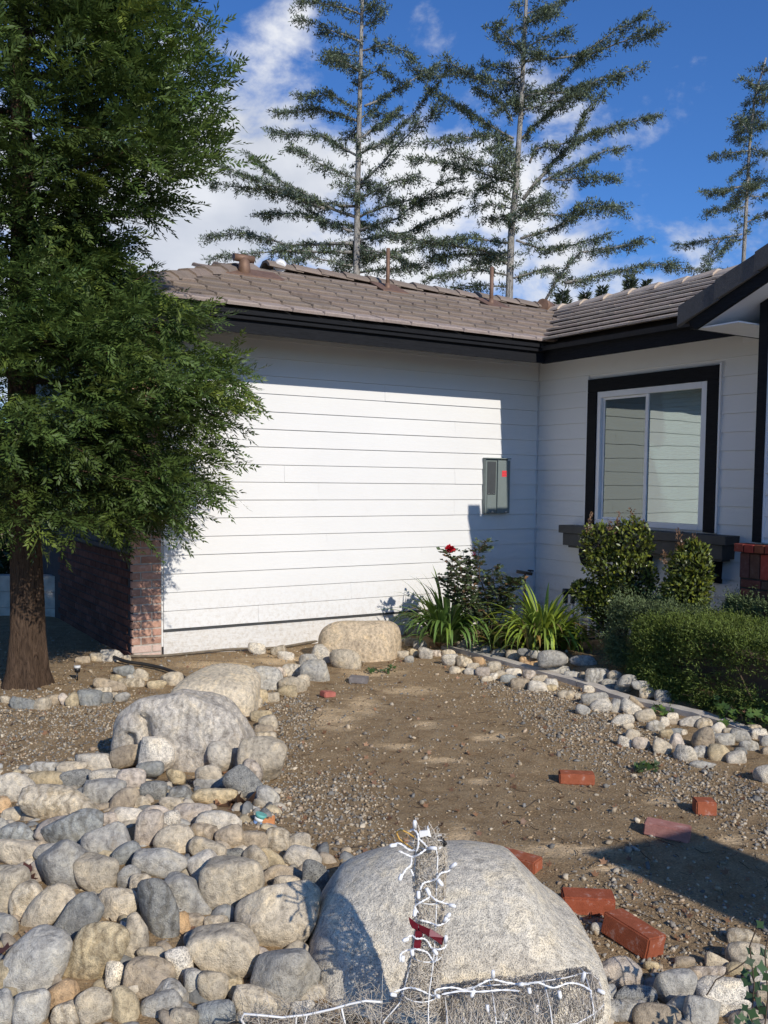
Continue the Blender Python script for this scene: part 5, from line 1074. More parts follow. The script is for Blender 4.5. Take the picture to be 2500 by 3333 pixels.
# small conifers far behind
def far_conifer(px, ytop, ybot, w, dep, seed, label):
    r = np.random.default_rng(seed); top = on_depth(px, ytop, dep); g0 = (top[0], top[1], 0); o = root('distant_conifer', g0, label, 'tree', 'small conifers far behind the roof'); OR = rloc(o)
    MB().tube([g0, top], [.12, .02], 6).build('trunk', M['palebark'], o, OR)
    hw = w / 2 / F * dep; n = 2600; q = r.uniform(0, 1, n) ** .7; hgt = (ytop - ybot) / F * dep * -1 + 3
    zz_ = top[2] - q * hgt; a = r.uniform(0, 6.28, n); rr = hw * (.25 + q) * r.uniform(.2, 1, n) * (.65 + .45 * np.sin(a * 3 + zz_ * 5))
    P = np.stack([top[0] + rr * np.cos(a), top[1] + rr * np.sin(a), zz_], 1); D = unitv(np.stack([np.cos(a), np.sin(a), r.normal(.7, .4, n)], 1)); Nn = unitv(r.normal(size=(n, 3)))
    v, f, c = kites(P, D, Nn, r.uniform(.2, .45, n), r.uniform(.05, .12, n), np.repeat(np.array([[.06, .08, .045]]), n, 0) * r.uniform(.6, 1.3, (n, 1))); leafmesh('crown', v, f, c, 'needle', o, OR)
for i, (px, yt, yb, w, lab) in enumerate([(1830, 945, 1010, 110, 'low dark bush-like conifer far behind, left of the roof valley'), (1905, 955, 1010, 70, 'small reddish-green conifer far behind the roof valley'), (1960, 935, 1000, 60, 'small pointed conifer far behind, left one over the grey ridge tiles'), (2050, 895, 990, 80, 'taller forked conifer far behind over the grey ridge tiles'), (2105, 915, 975, 42, 'slim conifer far behind, rightmost of the small ones')]):
    far_conifer(px, yt, yb, w, 46 + i, 60 + i, lab)

# ---- leafy shrubs
def leaf_lobes(lobes, n_per, ln, wd, base, seed, young=None, shell=.30):
    r = np.random.default_rng(seed); P, D, Nn, Ln, Wd, Cc = [], [], [], [], [], []
    for (c_, rad, k2) in lobes:
        n = int(n_per * k2 * 2.6); d = unitv(r.normal(size=(n, 3))); q = 1 - shell * r.uniform(0, 1, n) ** 1.5 + r.normal(0, .04, n)
        q *= 1 + .08 * np.sin(5 * d[:, 0] + 3 * d[:, 2]) * np.sin(6 * d[:, 1] + 2 * d[:, 2] + 1)
        P.append(np.array(c_) + d * np.array(rad) * q[:, None]); dd = unitv(d * .7 + r.normal(0, .5, (n, 3)) + Z3 * .45); D.append(dd); Nn.append(unitv(d + r.normal(0, .45, (n, 3)) + Z3 * .3))
        Ln.append(r.uniform(.7, 1.25, n) * ln); Wd.append(r.uniform(.8, 1.2, n) * wd)
        cc = np.repeat(np.array([base]), n, 0) * r.uniform(.55, 1.45, (n, 1))
        yl = r.uniform(0, 1, n) < .25; cc[yl] *= np.array([1.5, 1.3, .8])
        Cc.append(cc)
    return [np.concatenate(a) for a in (P, D, Nn, Ln, Wd, Cc)]
def px_pt(px, py, dep): return on_depth(px, py, dep)
def topiary(label, lobes, dep, seed, n_per, sprigs, stem_px, group):
    L3 = []
    for (x, y, rx, ry, dz) in lobes: L3.append((px_pt(x, y, dep + dz), (rx / F * dep, min(rx, ry) / F * dep, ry / F * dep), (rx * ry) / 8000.0))
    b = on_ground(*stem_px); base = px_pt(stem_px[0], 2000, dep); o = root('topiary_shrub', (base[0], base[1], 0), label, 'shrub', group); OR = rloc(o)
    mb = MB(); r = np.random.default_rng(seed)
    for (c_, rad, k2) in L3: mb.tube(bend((base[0], base[1], -.05), c_, .05, 6), [.018, .017, .016, .014, .012, .010, .008], 6)
    mb.build('stem', M['twig'], o, OR)
    # inner shell of darker leaves keeps the clipped heads opaque
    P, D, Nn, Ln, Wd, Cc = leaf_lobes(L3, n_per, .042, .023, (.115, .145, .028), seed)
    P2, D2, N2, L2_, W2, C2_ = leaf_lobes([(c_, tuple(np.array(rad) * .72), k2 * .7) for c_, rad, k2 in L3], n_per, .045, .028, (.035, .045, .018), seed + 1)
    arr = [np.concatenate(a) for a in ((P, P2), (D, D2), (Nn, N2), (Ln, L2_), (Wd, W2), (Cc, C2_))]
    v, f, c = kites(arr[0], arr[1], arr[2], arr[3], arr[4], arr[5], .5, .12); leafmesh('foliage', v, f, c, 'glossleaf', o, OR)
    P, D, Nn, Ln, Wd, Cc = [], [], [], [], [], []
    for (x, y, h) in sprigs:
        a = px_pt(x, y + h, dep); b_ = px_pt(x + r.uniform(-8, 8), y, dep); n = 46; q = r.uniform(0, 1, n)
        P.append(a + (b_ - a) * q[:, None] + r.normal(0, .012, (n, 3))); D.append(unitv(r.normal(0, .6, (n, 3)) + Z3 * .9)); Nn.append(unitv(r.normal(size=(n, 3)))); Ln.append(r.uniform(.022, .04, n)); Wd.append(r.uniform(.012, .018, n)); Cc.append(np.repeat(np.array([[.16, .095, .055]]), n, 0) * r.uniform(.6, 1.4, (n, 1)))
    v, f, c = kites(*(np.concatenate(a) for a in (P, D, Nn)), np.concatenate(Ln), np.concatenate(Wd), np.concatenate(Cc), .5, .12); ns_ = leafmesh('new_shoots', v, f, c, 'glossleaf', o, OR); ns_['kind'] = 'stuff'
topiary('topiary shrub clipped in several leafy heads left under the window shelf', [(1945, 1765, 55, 62, .12), (2055, 1765, 68, 78, .0), (1985, 1850, 80, 58, .08), (2065, 1895, 72, 85, -.12), (2010, 1940, 70, 70, 0), (1955, 1960, 75, 58, .15), (1905, 1925, 45, 40, .25), (2060, 1975, 60, 50, 0), (1985, 2030, 60, 35, .2)], 8.62, 31, 520, [(1917, 1678, 60), (2008, 1665, 70), (2060, 1657, 80), (2085, 1700, 40), (1985, 1700, 40)], (2020, 2110), 'clipped topiary shrubs below the window')
topiary('taller single clipped topiary column right below the window shelf end', [(2245, 1860, 74, 75, 0), (2240, 1920, 72, 65, -.04), (2225, 1965, 70, 45, 0), (2255, 1800, 50, 40, 0), (2195, 1940, 45, 60, .1), (2170, 1975, 40, 30, .2)], 7.95, 41, 560, [(2203, 1727, 70), (2253, 1748, 50), (2282, 1783, 30), (2222, 1760, 40), (2165, 1800, 40)], (2200, 2150), 'clipped topiary shrubs below the window')

# ---- rosemary hedge, clipped
def hedge(name, label, t0, t1, s0, s1, z0, z1, n, seed, col, ln=.035, wild=.03, group=None, cat='hedge'):
    r = np.random.default_rng(seed); b = H((t0 + t1) / 2, (s0 + s1) / 2, 0); o = root(name, b, label, cat, group); OR = rloc(o)
    # points in a rounded box, biased to its skin
    q = r.uniform(-1, 1, (n * 3, 3)); q = np.sign(q) * np.abs(q) ** .55; sel = (np.abs(q) ** 6).sum(1) ** (1 / 6) > r.uniform(.68, .98, n * 3); q = q[sel][:n]; n = len(q)
    sc_ = 1 / np.maximum(1, (np.abs(q) ** 5).sum(1) ** (1 / 5)); q = q * sc_[:, None]
    hb = 1 + .07 * np.sin(3.1 * q[:, 1] * (s1 - s0) + 1) + .05 * np.sin(9 * q[:, 1] + 5 * q[:, 0])
    t = (t0 + t1) / 2 + q[:, 0] * (t1 - t0) / 2 * (1 + .06 * np.sin(7 * q[:, 1] * (s1 - s0) + 2 * q[:, 2])); s = (s0 + s1) / 2 + q[:, 1] * (s1 - s0) / 2; zq = (z0 + z1) / 2 + q[:, 2] * (z1 - z0) / 2 * hb
    xy = C0 + U * t[:, None] + V * s[:, None]; base = np.stack([xy[:, 0], xy[:, 1], np.maximum(zq, .01)], 1)
    out_ = q[:, :1] * U3 + q[:, 1:2] * V3 * .6 + q[:, 2:3] * Z3 * 1.1; d0 = unitv(unitv(out_) + Z3 * .5 + r.normal(0, .35, (n, 3)))
    k2 = 7; w = (np.arange(k2) / k2)[None, :, None]; sl_ = (r.uniform(.04, .10, n) + wild * (r.uniform(0, 1, n) ** 6) * 3)[:, None, None]
    P = (base[:, None] + d0[:, None] * w * sl_).reshape(-1, 3); D = unitv(np.repeat(d0, k2, 0) * .7 + r.normal(0, .6, (n * k2, 3))); Nn = unitv(r.normal(size=(n * k2, 3)))
    lightc = np.array(col); cc = np.repeat(lightc[None] * r.uniform(.6, 1.4, (n, 1)), k2, 0) * r.uniform(.8, 1.2, (n * k2, 1))
    v, f, c = kites(P, D, Nn, r.uniform(.7, 1.3, n * k2) * ln * .75, r.uniform(.005, .009, n * k2), cc); leafmesh('foliage', v, f, c, 'needle', o, OR)
    mb = MB()
    for i in range(9):
        a = H((t0 + t1) / 2 + r.uniform(-.3, .3) * (t1 - t0), (s0 + s1) / 2 + r.uniform(-.4, .4) * (s1 - s0), -.03); e = np.array(a) + np.array([r.normal(0, .12), r.normal(0, .12), (z1 - z0) * .8]); mb.tube(bend(a, e, .02, 5), [.012, .011, .009, .007, .005, .003], 5)
    tag(mb.build('stems', M['twig'], o, OR), kind='stuff')
    ib = min(.24, (t1 - t0) * .42)
    MB().hbox(t0 + ib, t1 - ib, s0 + ib, s1 - ib, z0 + .04, z1 - .17).build('dead_wood_core', M['twig'], o, OR)
    return o
hedge('rosemary_hedge', 'long clipped dark green rosemary hedge at the right behind the edging strip', 1.02, 1.80, 3.15, 6.3, .02, .60, 52000, 51, (.115, .155, .03))
hedge('rosemary_bush', 'loose grey-green rosemary bush spilling over the left end of the hedge', 1.05, 1.62, 2.83, 3.45, .18, .66, 9000, 52, (.125, .165, .07), wild=.06, cat='bush')
hedge('low_shrub', 'feathery light green low shrub behind the hedge against the brick base', .92, 1.02, 3.55, 4.9, .35, .76, 4200, 53, (.12, .16, .065), wild=.05, cat='shrub')
# ---- strap-leaved clumps
def clump(px, py, n, hgt, spread, seed, label, dead=.05, col=(.10, .17, .03), P0=None, group='strap-leaved clumps beside the rose'):
    r = np.random.default_rng(seed); P0 = on_ground(px, py) if P0 is None else P0; o = root('agapanthus_clump', P0, label, 'plant', group); OR = rloc(o)
    V_, F_, C_ = [], [], []; b = 0; seg = 8
    for i in range(n):
        a = r.uniform(0, 2 * math.pi); tilt = abs(r.normal(.95, .45)); L_ = hgt * r.uniform(.65, 1.2); w0 = r.uniform(.026, .046)
        dh = np.array([math.cos(a), math.sin(a), 0]); p = P0 + dh * r.uniform(0, spread) ; side = np.cross(dh, Z3); ang = math.pi / 2 - tilt * .55; droop = r.uniform(.8, 2.3) * (.5 + tilt)
        isd = r.uniform() < dead; cc = np.array((.30, .22, .09) if isd else col) * r.uniform(.55, 1.35) * (np.array([1.35, 1.2, .8]) if r.uniform() < .25 else 1)
        for k2 in range(seg + 1):
            q = k2 / seg; wd = w0 * (math.sin(math.pi * min(1, q * .82 + .16)) ** .6) * (1 - q ** 6 * .95)
            V_ += [p - side * wd / 2 + Z3 * wd * .18, p.copy(), p + side * wd / 2 + Z3 * wd * .18]; C_ += [cc * (.75 + .35 * q)] * 3
            a2 = ang - droop * q ** 1.7; p = p + (dh * math.cos(a2) + Z3 * math.sin(a2)) * L_ / seg; p[2] = max(p[2], P0[2] + .01)
        for k2 in range(seg):
            c_ = b + k2 * 3; F_ += [(c_, c_ + 1, c_ + 4, c_ + 3), (c_ + 1, c_ + 2, c_ + 5, c_ + 4)]
        b += (seg + 1) * 3
    link('leaves', np_mesh('leaves', np.array(V_) - OR, np.array(F_), M['leaf'], False, np.array(C_)), o)
    return o
clump(1455, 2085, 200, .70, .17, 61, 'dark green strap-leaved clump left of the rose bush', .03, (.13, .22, .05))
clump(1768, 2105, 190, .68, .15, 62, 'bright yellow-green strap-leaved clump right of the rose bush', .06, (.27, .37, .06))
clump(1632, 2105, 46, .40, .10, 63, 'small strap-leaved clump with yellowed leaves at the foot of the rose', .25, (.26, .33, .06))
clump(1740, 2120, 60, .42, .16, 64, 'low withered strap-leaved clump in front of the bright one', .4, (.10, .14, .04))
clump(1850, 2115, 34, .42, .08, 65, 'drooping strap-leaved tuft right of the bright clump, over bare dirt', .1, (.26, .35, .05))
# ---- rose bush
def rose():
    r = np.random.default_rng(71); b = on_ground(1585, 2095); o = root('rose_bush', b, 'thorny rose bush with dull green leaves and one red bloom before the white wall', 'rose bush'); OR = rloc(o); dep = b[1]
    canes = [[(1585, 2095), (1560, 1990), (1500, 1930), (1480, 1860), (1463, 1800)], [(1590, 2095), (1555, 2010), (1475, 1950), (1450, 1900), (1448, 1870)], [(1590, 2095), (1570, 1970), (1530, 1900), (1515, 1840), (1508, 1800)], [(1585, 2095), (1590, 1960), (1560, 1880), (1555, 1800), (1580, 1765)], [(1590, 2095), (1620, 1980), (1610, 1900), (1600, 1850)], [(1590, 2095), (1640, 1990), (1650, 1930), (1670, 1890), (1680, 1905)], [(1590, 2095), (1600, 2010), (1650, 1960), (1630, 1880)], [(1580, 2095), (1585, 2020), (1530, 1980), (1520, 1920), (1490, 1830)]]
    mb = MB(); P, D, Nn, Ln, Wd, Cc = [], [], [], [], [], []
    for i, cn in enumerate(canes):
        dy = r.uniform(-.2, .2); pts = [on_depth(x, y, dep + dy * j / 4) for j, (x, y) in enumerate(cn)]
        fine = []; 
        for a, b_ in zip(pts[:-1], pts[1:]): fine += [a + (b_ - a) * w + r.normal(0, .004, 3) for w in np.linspace(0, 1, 5)[:-1]]
        fine.append(pts[-1]); m = len(fine); mb.tube(fine, [max(.0025, .011 * (1 - j / m)) for j in range(m)], 5)
        for j in range(4, m):
            for _ in range(9 if j < m - 3 else 4):
                p = fine[j] + r.normal(0, .03, 3); a = r.uniform(0, 6.28); st = unitv(np.array([math.cos(a), math.sin(a), r.uniform(-.1, .6)])); tl = r.uniform(.04, .11); mb.tube([fine[j], fine[j] + st * tl], .0015, 3, False)
                for w in (1.0, .7, .7, .4, .4):
                    sd_ = unitv(st + np.cross(st, Z3) * (0 if w == 1 else r.choice([-1, 1]) * .9) + r.normal(0, .15, 3)); P.append(fine[j] + st * tl * w); D.append(sd_); Nn.append(unitv(Z3 + r.normal(0, .5, 3))); Ln.append(r.uniform(.038, .062)); Wd.append(r.uniform(.026, .040)); Cc.append(np.array((.10, .135, .06) if r.uniform() < .88 else (.20, .11, .06)) * r.uniform(.6, 1.35))
    mb.build('canes', M['twig'], o, OR)
    v, f, c = kites(np.array(P), np.array(D), np.array(Nn), np.array(Ln), np.array(Wd), np.array(Cc), .5, .15); leafmesh('leaves', v, f, c, 'glossleaf', o, OR)
    M['petal'] = attr_mat('rose_petal', .6, .25, .2)
    for (x, y, sz, nm) in ((1462, 1785, .062, 'bloom'), (1545, 1802, .022, 'bud')):
        ct = on_depth(x, y, dep - .02); P, D, Nn = [], [], []
        for i in range(46 if nm == 'bloom' else 12):
            d = unitv(r.normal(size=3) * np.array([1, 1, .75]) + Z3 * .35); P.append(ct - Z3 * sz * .2 + r.normal(0, .004, 3)); D.append(d); Nn.append(unitv(np.cross(d, r.normal(size=3))))
        v, f, c = kites(np.array(P), np.array(D), np.array(Nn), r.uniform(.7, 1.1, len(P)) * sz, r.uniform(.5, .8, len(P)) * sz, np.repeat(np.array([[.55, .015, .03]]), len(P), 0) * r.uniform(.6, 1.2, (len(P), 1)), .7, .25); leafmesh(nm, v, f, c, 'petal', o, OR)
rose()
# ---- ivy and climbing stems, fallen leaves, weeds
M['ivy'] = attr_mat('ivy_leaf', .35, .2, .5)
def star_leaf(P, Z, X, sz, lob=5, curl=.1):
    Yv = np.cross(Z, X); pts = []
    for k2 in range(lob * 2):
        a = -math.pi / 2 + (k2 + .5) * 2 * math.pi / (lob * 2); rr = sz * (1.0 if k2 % 2 == 0 else .55) * (1.15 if k2 in (lob - 1, lob) else 1)
        pts.append(P + X * rr * math.cos(a) + Yv * rr * math.sin(a) + Z * curl * sz * (1 if k2 % 2 == 0 else -.3))
    return [P] + pts
def leaf_patch(name, label, cat, spots, sz, cols, mat, seed, group=None, lob=5, lift=.03, curl=.15, stems=True, kind=None, flat=.8):
    r = np.random.default_rng(seed); V_, F_, C_ = [], [], []; base = on_ground(*spots[0][:2]); o = root(name, base, label, cat, group); OR = rloc(o); mb = MB()
    for sp in spots:
        px, py = sp[:2]; P = on_ground(px, py, .0) if len(sp) == 2 else on_depth(px, py, sp[2]); P = P + Z3 * (lift * r.uniform(.3, 1.5) if len(sp) == 2 else 0)
        Zv = unitv(np.array([r.normal(0, .5), r.normal(-.3, .5), flat])); X_ = unitv(np.cross(Zv, r.normal(size=3))); b = len(V_); pts = star_leaf(P, Zv, X_, sz * r.uniform(.7, 1.25), lob, curl); V_ += pts
        m = len(pts) - 1; F_ += [(b, b + 1 + i, b + 1 + (i + 1) % m) for i in range(m)]; cc = np.array(cols[r.integers(0, len(cols))]) * r.uniform(.75, 1.3); C_ += [cc] * len(pts)
        if stems: mb.tube([P, P - Z3 * lift + r.normal(0, .02, 3)], .0015, 3, False)
    ob = link('leaves', np_mesh('leaves', np.array(V_) - OR, np.array(F_), M[mat], False, np.array(C_)), o)
    if stems: tag(mb.build('stems', M['twig'], o, OR), kind='stuff')
    return o
r_ = np.random.default_rng(81)
IV = [(.055, .10, .03), (.08, .14, .035), (.12, .19, .04)]
leaf_patch('ivy_patch', 'ivy creeping from under the hedge over the edging strip at the right', 'ivy', [(2360 + r_.uniform(-30, 150), 2335 + r_.uniform(-55, 45)) for _ in range(110)], .032, IV, 'ivy', 82)
leaf_patch('ivy_sprig', 'small ivy sprig growing beside the stones below the hedge middle', 'ivy', [(2160 + r_.uniform(-35, 45), 2320 + r_.uniform(-18, 18)) for _ in range(26)], .028, IV, 'ivy', 83)
leaf_patch('weed_tuft', 'thin green weed sprig lying on the gravel left of the upright red brick', 'weed', [(2105 + r_.uniform(-35, 35), 2510 + r_.uniform(-8, 8)) for _ in range(22)], .028, [(.07, .12, .03), (.05, .08, .03)], 'ivy', 84, lob=3)
leaf_patch('weed_tuft', 'flat green weeds on the dirt behind the grey-brown paver', 'weed', [(1240 + r_.uniform(-60, 50), 2188 + r_.uniform(-8, 8)) for _ in range(30)], .022, [(.06, .11, .03)], 'ivy', 85, lob=3)
BRN = [(.28, .15, .08), (.36, .20, .11), (.22, .12, .07)]
leaf_patch('fallen_leaf', 'large curled brown maple leaf standing against the brick corner', 'dead leaf', [(498, 2118)], .085, [(.45, .25, .17)], 'leaf', 86, curl=.5, lift=.06, stems=False, flat=.2)
leaf_patch('fallen_leaves', 'curled brown leaves between stones left of the rose bush', 'dead leaves', [(1425 + r_.uniform(-25, 35), 2095 + r_.uniform(-20, 25)) for _ in range(9)], .055, [(.45, .27, .13), (.36, .20, .10)], 'leaf', 87, curl=.4, lift=.05, stems=False, flat=.3)
leaf_patch('fallen_leaves', 'big dry brown leaves on the stones next to the paper cup', 'dead leaves', [(690 + i * 34, 2615 + 10 * math.sin(i * 2), 4.46) for i in range(4)], .075, BRN, 'leaf', 88, curl=.4, stems=False, flat=.5)
leaf_patch('fallen_leaves', 'dark red-brown leaves caught between stones at the left end of the pile', 'dead leaves', [(85, 2830, 3.60), (92, 2860, 3.54), (12, 3090, 2.98), (870, 2740, 4.0)], .035, [(.12, .05, .035)], 'leaf', 89, stems=False)
tag(leaf_patch('leaf_litter', 'x', 'x', [(r_.uniform(0, 2500), 2120 + 950 * r_.uniform(0, 1) ** 1.5) for _ in range(420)], .017, BRN, 'leaf', 90, curl=.4, lift=.01, stems=False), kind='stuff')
lt = bpy.data.objects['leaf_litter']; ch = lt.children[0]; ch.parent = None; ch.location = lt.location; bpy.data.objects.remove(lt); ch.name = 'leaf_litter'; ch['kind'] = 'stuff'
# twigs and straw on the dirt
mb = MB()
for i in range(700):
    px, py = r_.uniform(0, 2500), 2120 + 1000 * r_.uniform(0, 1) ** 1.4; P = on_ground(px, py, .006); a = r_.uniform(0, 3.14); L_ = r_.uniform(.02, .10) * (2.2 if i % 17 == 0 else 1); q = np.array([math.cos(a), math.sin(a), 0]) * L_
    mb.tube([P - q / 2, P + r_.normal(0, .008, 3) * [1, 1, .3], P + q / 2 + Z3 * r_.uniform(0, .01)], r_.uniform(.0009, .0024), 3, False)
tag(mb.build('fallen_twigs', M['twig']), kind='stuff')
# leafy stems rising at the bottom right corner, close to the camera
vs_ = root('climbing_stem', on_depth(2470, 3333, 2.6) * [1, 1, 0], 'leafy green stems rising in front at the bottom right corner', 'plant'); VR = rloc(vs_); mb = MB()
for cn in ([(2440, 3420), (2455, 3200), (2440, 3080), (2475, 2990)], [(2480, 3420), (2500, 3250), (2490, 3100), (2510, 3000)], [(2300, 3240), (2330, 3190), (2400, 3150), (2440, 3120)]):
    pts = [on_depth(x, y, 2.62) for x, y in cn]; mb.tube(pts, .0022, 4, False)
tag(mb.build('stems', M['twig'], vs_, VR), kind='stuff')
V_, F_, C_ = [], [], []
for (x, y) in [(2440, 3130), (2425, 3165), (2455, 3170), (2480, 3150), (2430, 3195), (2465, 3210), (2440, 3245), (2470, 3260), (2425, 3280), (2450, 3300), (2480, 3290), (2435, 3325), (2465, 3330), (2490, 3215), (2415, 3310), (2485, 3100), (2440, 3095), (2475, 3010), (2495, 3180), (2400, 3325)]:
    P = on_depth(x, y, 2.6 + r_.uniform(-.05, .05)); Zv = unitv(np.array([r_.normal(0, .4), -.8, .6 + r_.normal(0, .3)])); b = len(V_); pts = star_leaf(P, Zv, unitv(np.cross(Zv, r_.normal(size=3))), r_.uniform(.013, .021), 4, .1); V_ += pts; m = len(pts) - 1; F_ += [(b, b + 1 + i, b + 1 + (i + 1) % m) for i in range(m)]; C_ += [np.array((.045, .085, .03)) * r_.uniform(.6, 1.5)] * len(pts)
link('leaves', np_mesh('leaves', np.array(V_) - VR, np.array(F_), M['ivy'], False, np.array(C_)), vs_)

# ---- black drip hose along the wall, hose in the conifer bed, path light, litter
M['hose'] = basic('black_poly_hose', (.03, .028, .025), .6, .2, 20); M['hosedust'] = basic('dusty_hose', (.17, .14, .10), .85, .3, 15)
def hose(name, px, rad, mat, label, dz=.01):
    pts = [on_ground(x, y, rad + dz) for x, y in px]; fine = []
    for i in range(len(pts) - 1):
        p0 = pts[max(i - 1, 0)]; p1 = pts[i]; p2 = pts[i + 1]; p3 = pts[min(i + 2, len(pts) - 1)]
        for w in np.linspace(0, 1, 7)[:-1]: fine.append(.5 * ((2 * p1) + (-p0 + p2) * w + (2 * p0 - 5 * p1 + 4 * p2 - p3) * w * w + (-p0 + 3 * p1 - 3 * p2 + p3) * w ** 3))
    fine.append(pts[-1]); o = MB().tube(fine, rad, 8).build(name, M[mat], None, fine[0]); o.location = tuple(fine[0]); tag(o, label, 'hose'); return o
hose('drip_hose', [(420, 2136), (520, 2135), (640, 2124), (760, 2113), (900, 2108), (1010, 2090), (1080, 2080)], .013, 'hosedust', 'dusty brown irrigation hose lying along the foot of the white wall')
hose('garden_hose', [(330, 2118), (400, 2150), (470, 2162), (540, 2178), (600, 2205), (622, 2230)], .016, 'hose', 'black hose curving from the brick corner to the cream boulder', .02)
hose('irrigation_pipe', [(1850, 2085), (1900, 2082), (1960, 2075), (2000, 2062), (2030, 2050)], .014, 'hose', 'black pipe on the shaded ground right of the strap-leaved clumps', .02)
pl = root('path_light', on_ground(252, 2215), 'small black path light with white cap in the conifer bed', 'path light'); PR_ = rloc(pl); b = PR_
MB().tube([b, b + [0, 0, .07]], .006, 6).build('stake', M['blackp'], pl, PR_); MB().tube([b + [0, 0, .07], b + [0, 0, .105]], [.022, .026], 10).build('lamp_body', M['blackp'], pl, PR_); MB().tube([b + [0, 0, .106], b + [0, 0, .125]], [.028, .026], 10).build('cap', M['pvc'], pl, PR_)
M['paperw'] = basic('printed_paper_white', (.75, .78, .74), .6, .05); M['teal'] = basic('printed_teal', (.14, .42, .36), .6, .05); M['cupblue'] = basic('printed_blue', (.20, .32, .55), .5, .05); M['orange'] = basic('orange_wrapper', (.58, .25, .10), .5, .15, 40)
ct = on_depth(843, 2672, 4.24); cu = root('paper_cup', ct, 'crushed cup with teal, white and blue bands among the stones', 'paper cup'); CU = rloc(cu); ax = unitv(np.array([.35, .1, 1.0])); p0 = ct - ax * .045
for nm, a0, a1, r0, r1, mt in (('cup_side', 0, .045, .021, .024, 'cupblue'), ('cup_band', .0455, .062, .0242, .026, 'paperw'), ('cup_rim_band', .0625, .08, .0262, .028, 'teal')):
    MB().tube([p0 + ax * a0, p0 + ax * a1], [r0, r1], 14, True).build(nm, M[mt], cu, CU)
ow = MB(); q0 = on_depth(866, 2686, 4.22)
for i in range(5):
    a = q0 + np.array([.010 * i - .02, .004 * i, -.03 + .002 * i]); ow.hexa([a, a + [.016, 0, -.006], a + [.018, .012, 0], a + [0, .012, .004], a + [.004, 0, .05 + .01 * math.sin(i * 2)], a + [.018, .003, .055 + .01 * math.cos(i * 3)], a + [.019, .010, .05], a + [.003, .012, .052]])
o = ow.build('candy_wrapper', M['orange'], None, q0); o.location = tuple(q0); tag(o, 'crumpled orange wrapper leaning on the crushed cup', 'wrapper')

# ============================================================ wire reindeer with its light string
def mat_fibre():
    m, n, l, b = new_mat('clear_plastic_fibre'); b.inputs['Base Color'].default_value = (.72, .64, .52, 1); b.inputs['Roughness'].default_value = .25; b.inputs['Transmission Weight'].default_value = .0; b.inputs['Specular IOR Level'].default_value = .8; b.inputs['Alpha'].default_value = .75; return m
M['fibre'] = mat_fibre(); M['wire'] = basic('white_painted_wire', (.80, .79, .76), .45, .05, 20); M['cord'] = basic('white_cord', (.85, .85, .84), .4, .03, 20); M['ribbon'] = basic('dark_red_ribbon', (.15, .010, .022), .25, .3, 30, 0, 200, 0, .6); M['gold'] = basic('yellowed_wire', (.62, .36, .08), .5, .1)
DD = 2.66
deer = root('wire_reindeer', on_depth(1400, 3333, DD) * [1, 1, 0], 'wire-framed reindeer of clear plastic mesh wrapped in white lights in the foreground', 'reindeer decoration'); DR = rloc(deer)
def dp(x, y, dz=0.0): return on_depth(x, y, DD + dz)
r_ = np.random.default_rng(101)
# neck: ellipse sections down the neck (centre x, y, half width px, half depth m)
NECK = [(1400, 2722, 30, .03), (1402, 2770, 47, .05), (1398, 2850, 48, .05), (1400, 2950, 42, .045), (1395, 3050, 42, .045), (1385, 3130, 48, .05), (1372, 3200, 52, .055), (1365, 3250, 60, .07), (1350, 3300, 95, .10), (1340, 3360, 115, .12)]
BODY = [(1440, 3300, 40, .10), (1520, 3290, 62, .12), (1620, 3282, 62, .13), (1740, 3275, 62, .13), (1850, 3262, 66, .13), (1920, 3235, 60, .11), (1950, 3240, 45, .06)]
def ell(sec, a, horiz=False):
    x, y, hw, hd = sec; hw = hw * (1 if horiz else 1.12); return dp(x + (0 if horiz else hw * math.cos(a)), y - (hw * math.cos(a) if horiz else 0), 0) + np.array([0, math.sin(a) * hd, 0])
def interp_sec(S_, q):
    i = min(int(q * (len(S_) - 1)), len(S_) - 2); fr = q * (len(S_) - 1) - i; return tuple(S_[i][k2] * (1 - fr) + S_[i + 1][k2] * fr for k2 in range(4))
wires = MB()
for a in (.3, 1.9, 3.5, 5.1): wires.tube([ell(interp_sec(NECK, q), a) for q in np.linspace(.05, .95, 16)], .0022, 5)
for a in (.2, 1.7, 3.3, 4.9): wires.tube([ell(interp_sec(BODY, q), a, True) for q in np.linspace(0, 1, 16)], .0022, 5)
for q in (.06, .3, .52, .72, .9): wires.tube([ell(interp_sec(NECK, q), a) for a in np.linspace(0, 2 * math.pi, 17)], .002, 5, False)
for q in (.02, .3, .55, .8, 1.0): wires.tube([ell(interp_sec(BODY, q), a, True) for a in np.linspace(0, 2 * math.pi, 17)], .002, 5, False)
wires.build('wire_frame', M['wire'], deer, DR)
fib = MB()
for i in range(3600):
    q = r_.uniform(0, 1); a = r_.uniform(0, 2 * math.pi); da = r_.uniform(.15, 1.1) * r_.choice([-1, 1]); dq = r_.normal(0, .055); n = 5; cw = r_.normal(0, .5)
    body = i % 2; S_ = BODY if body else NECK
    pts = []
    for k2 in range(n):
        w = k2 / (n - 1); sec = interp_sec(S_, min(1, max(0, q + dq * w))); j = r_.uniform(.86, 1.05); pts.append(ell((sec[0], sec[1], sec[2] * j, sec[3] * j), a + da * w + .25 * cw * math.sin(w * 5), bool(body)) + r_.normal(0, .003, 3))
    fib.tube(pts, r_.uniform(.0008, .0014), 3, False)
tag(fib.build('plastic_mesh', M['fibre'], deer, DR), kind='stuff')
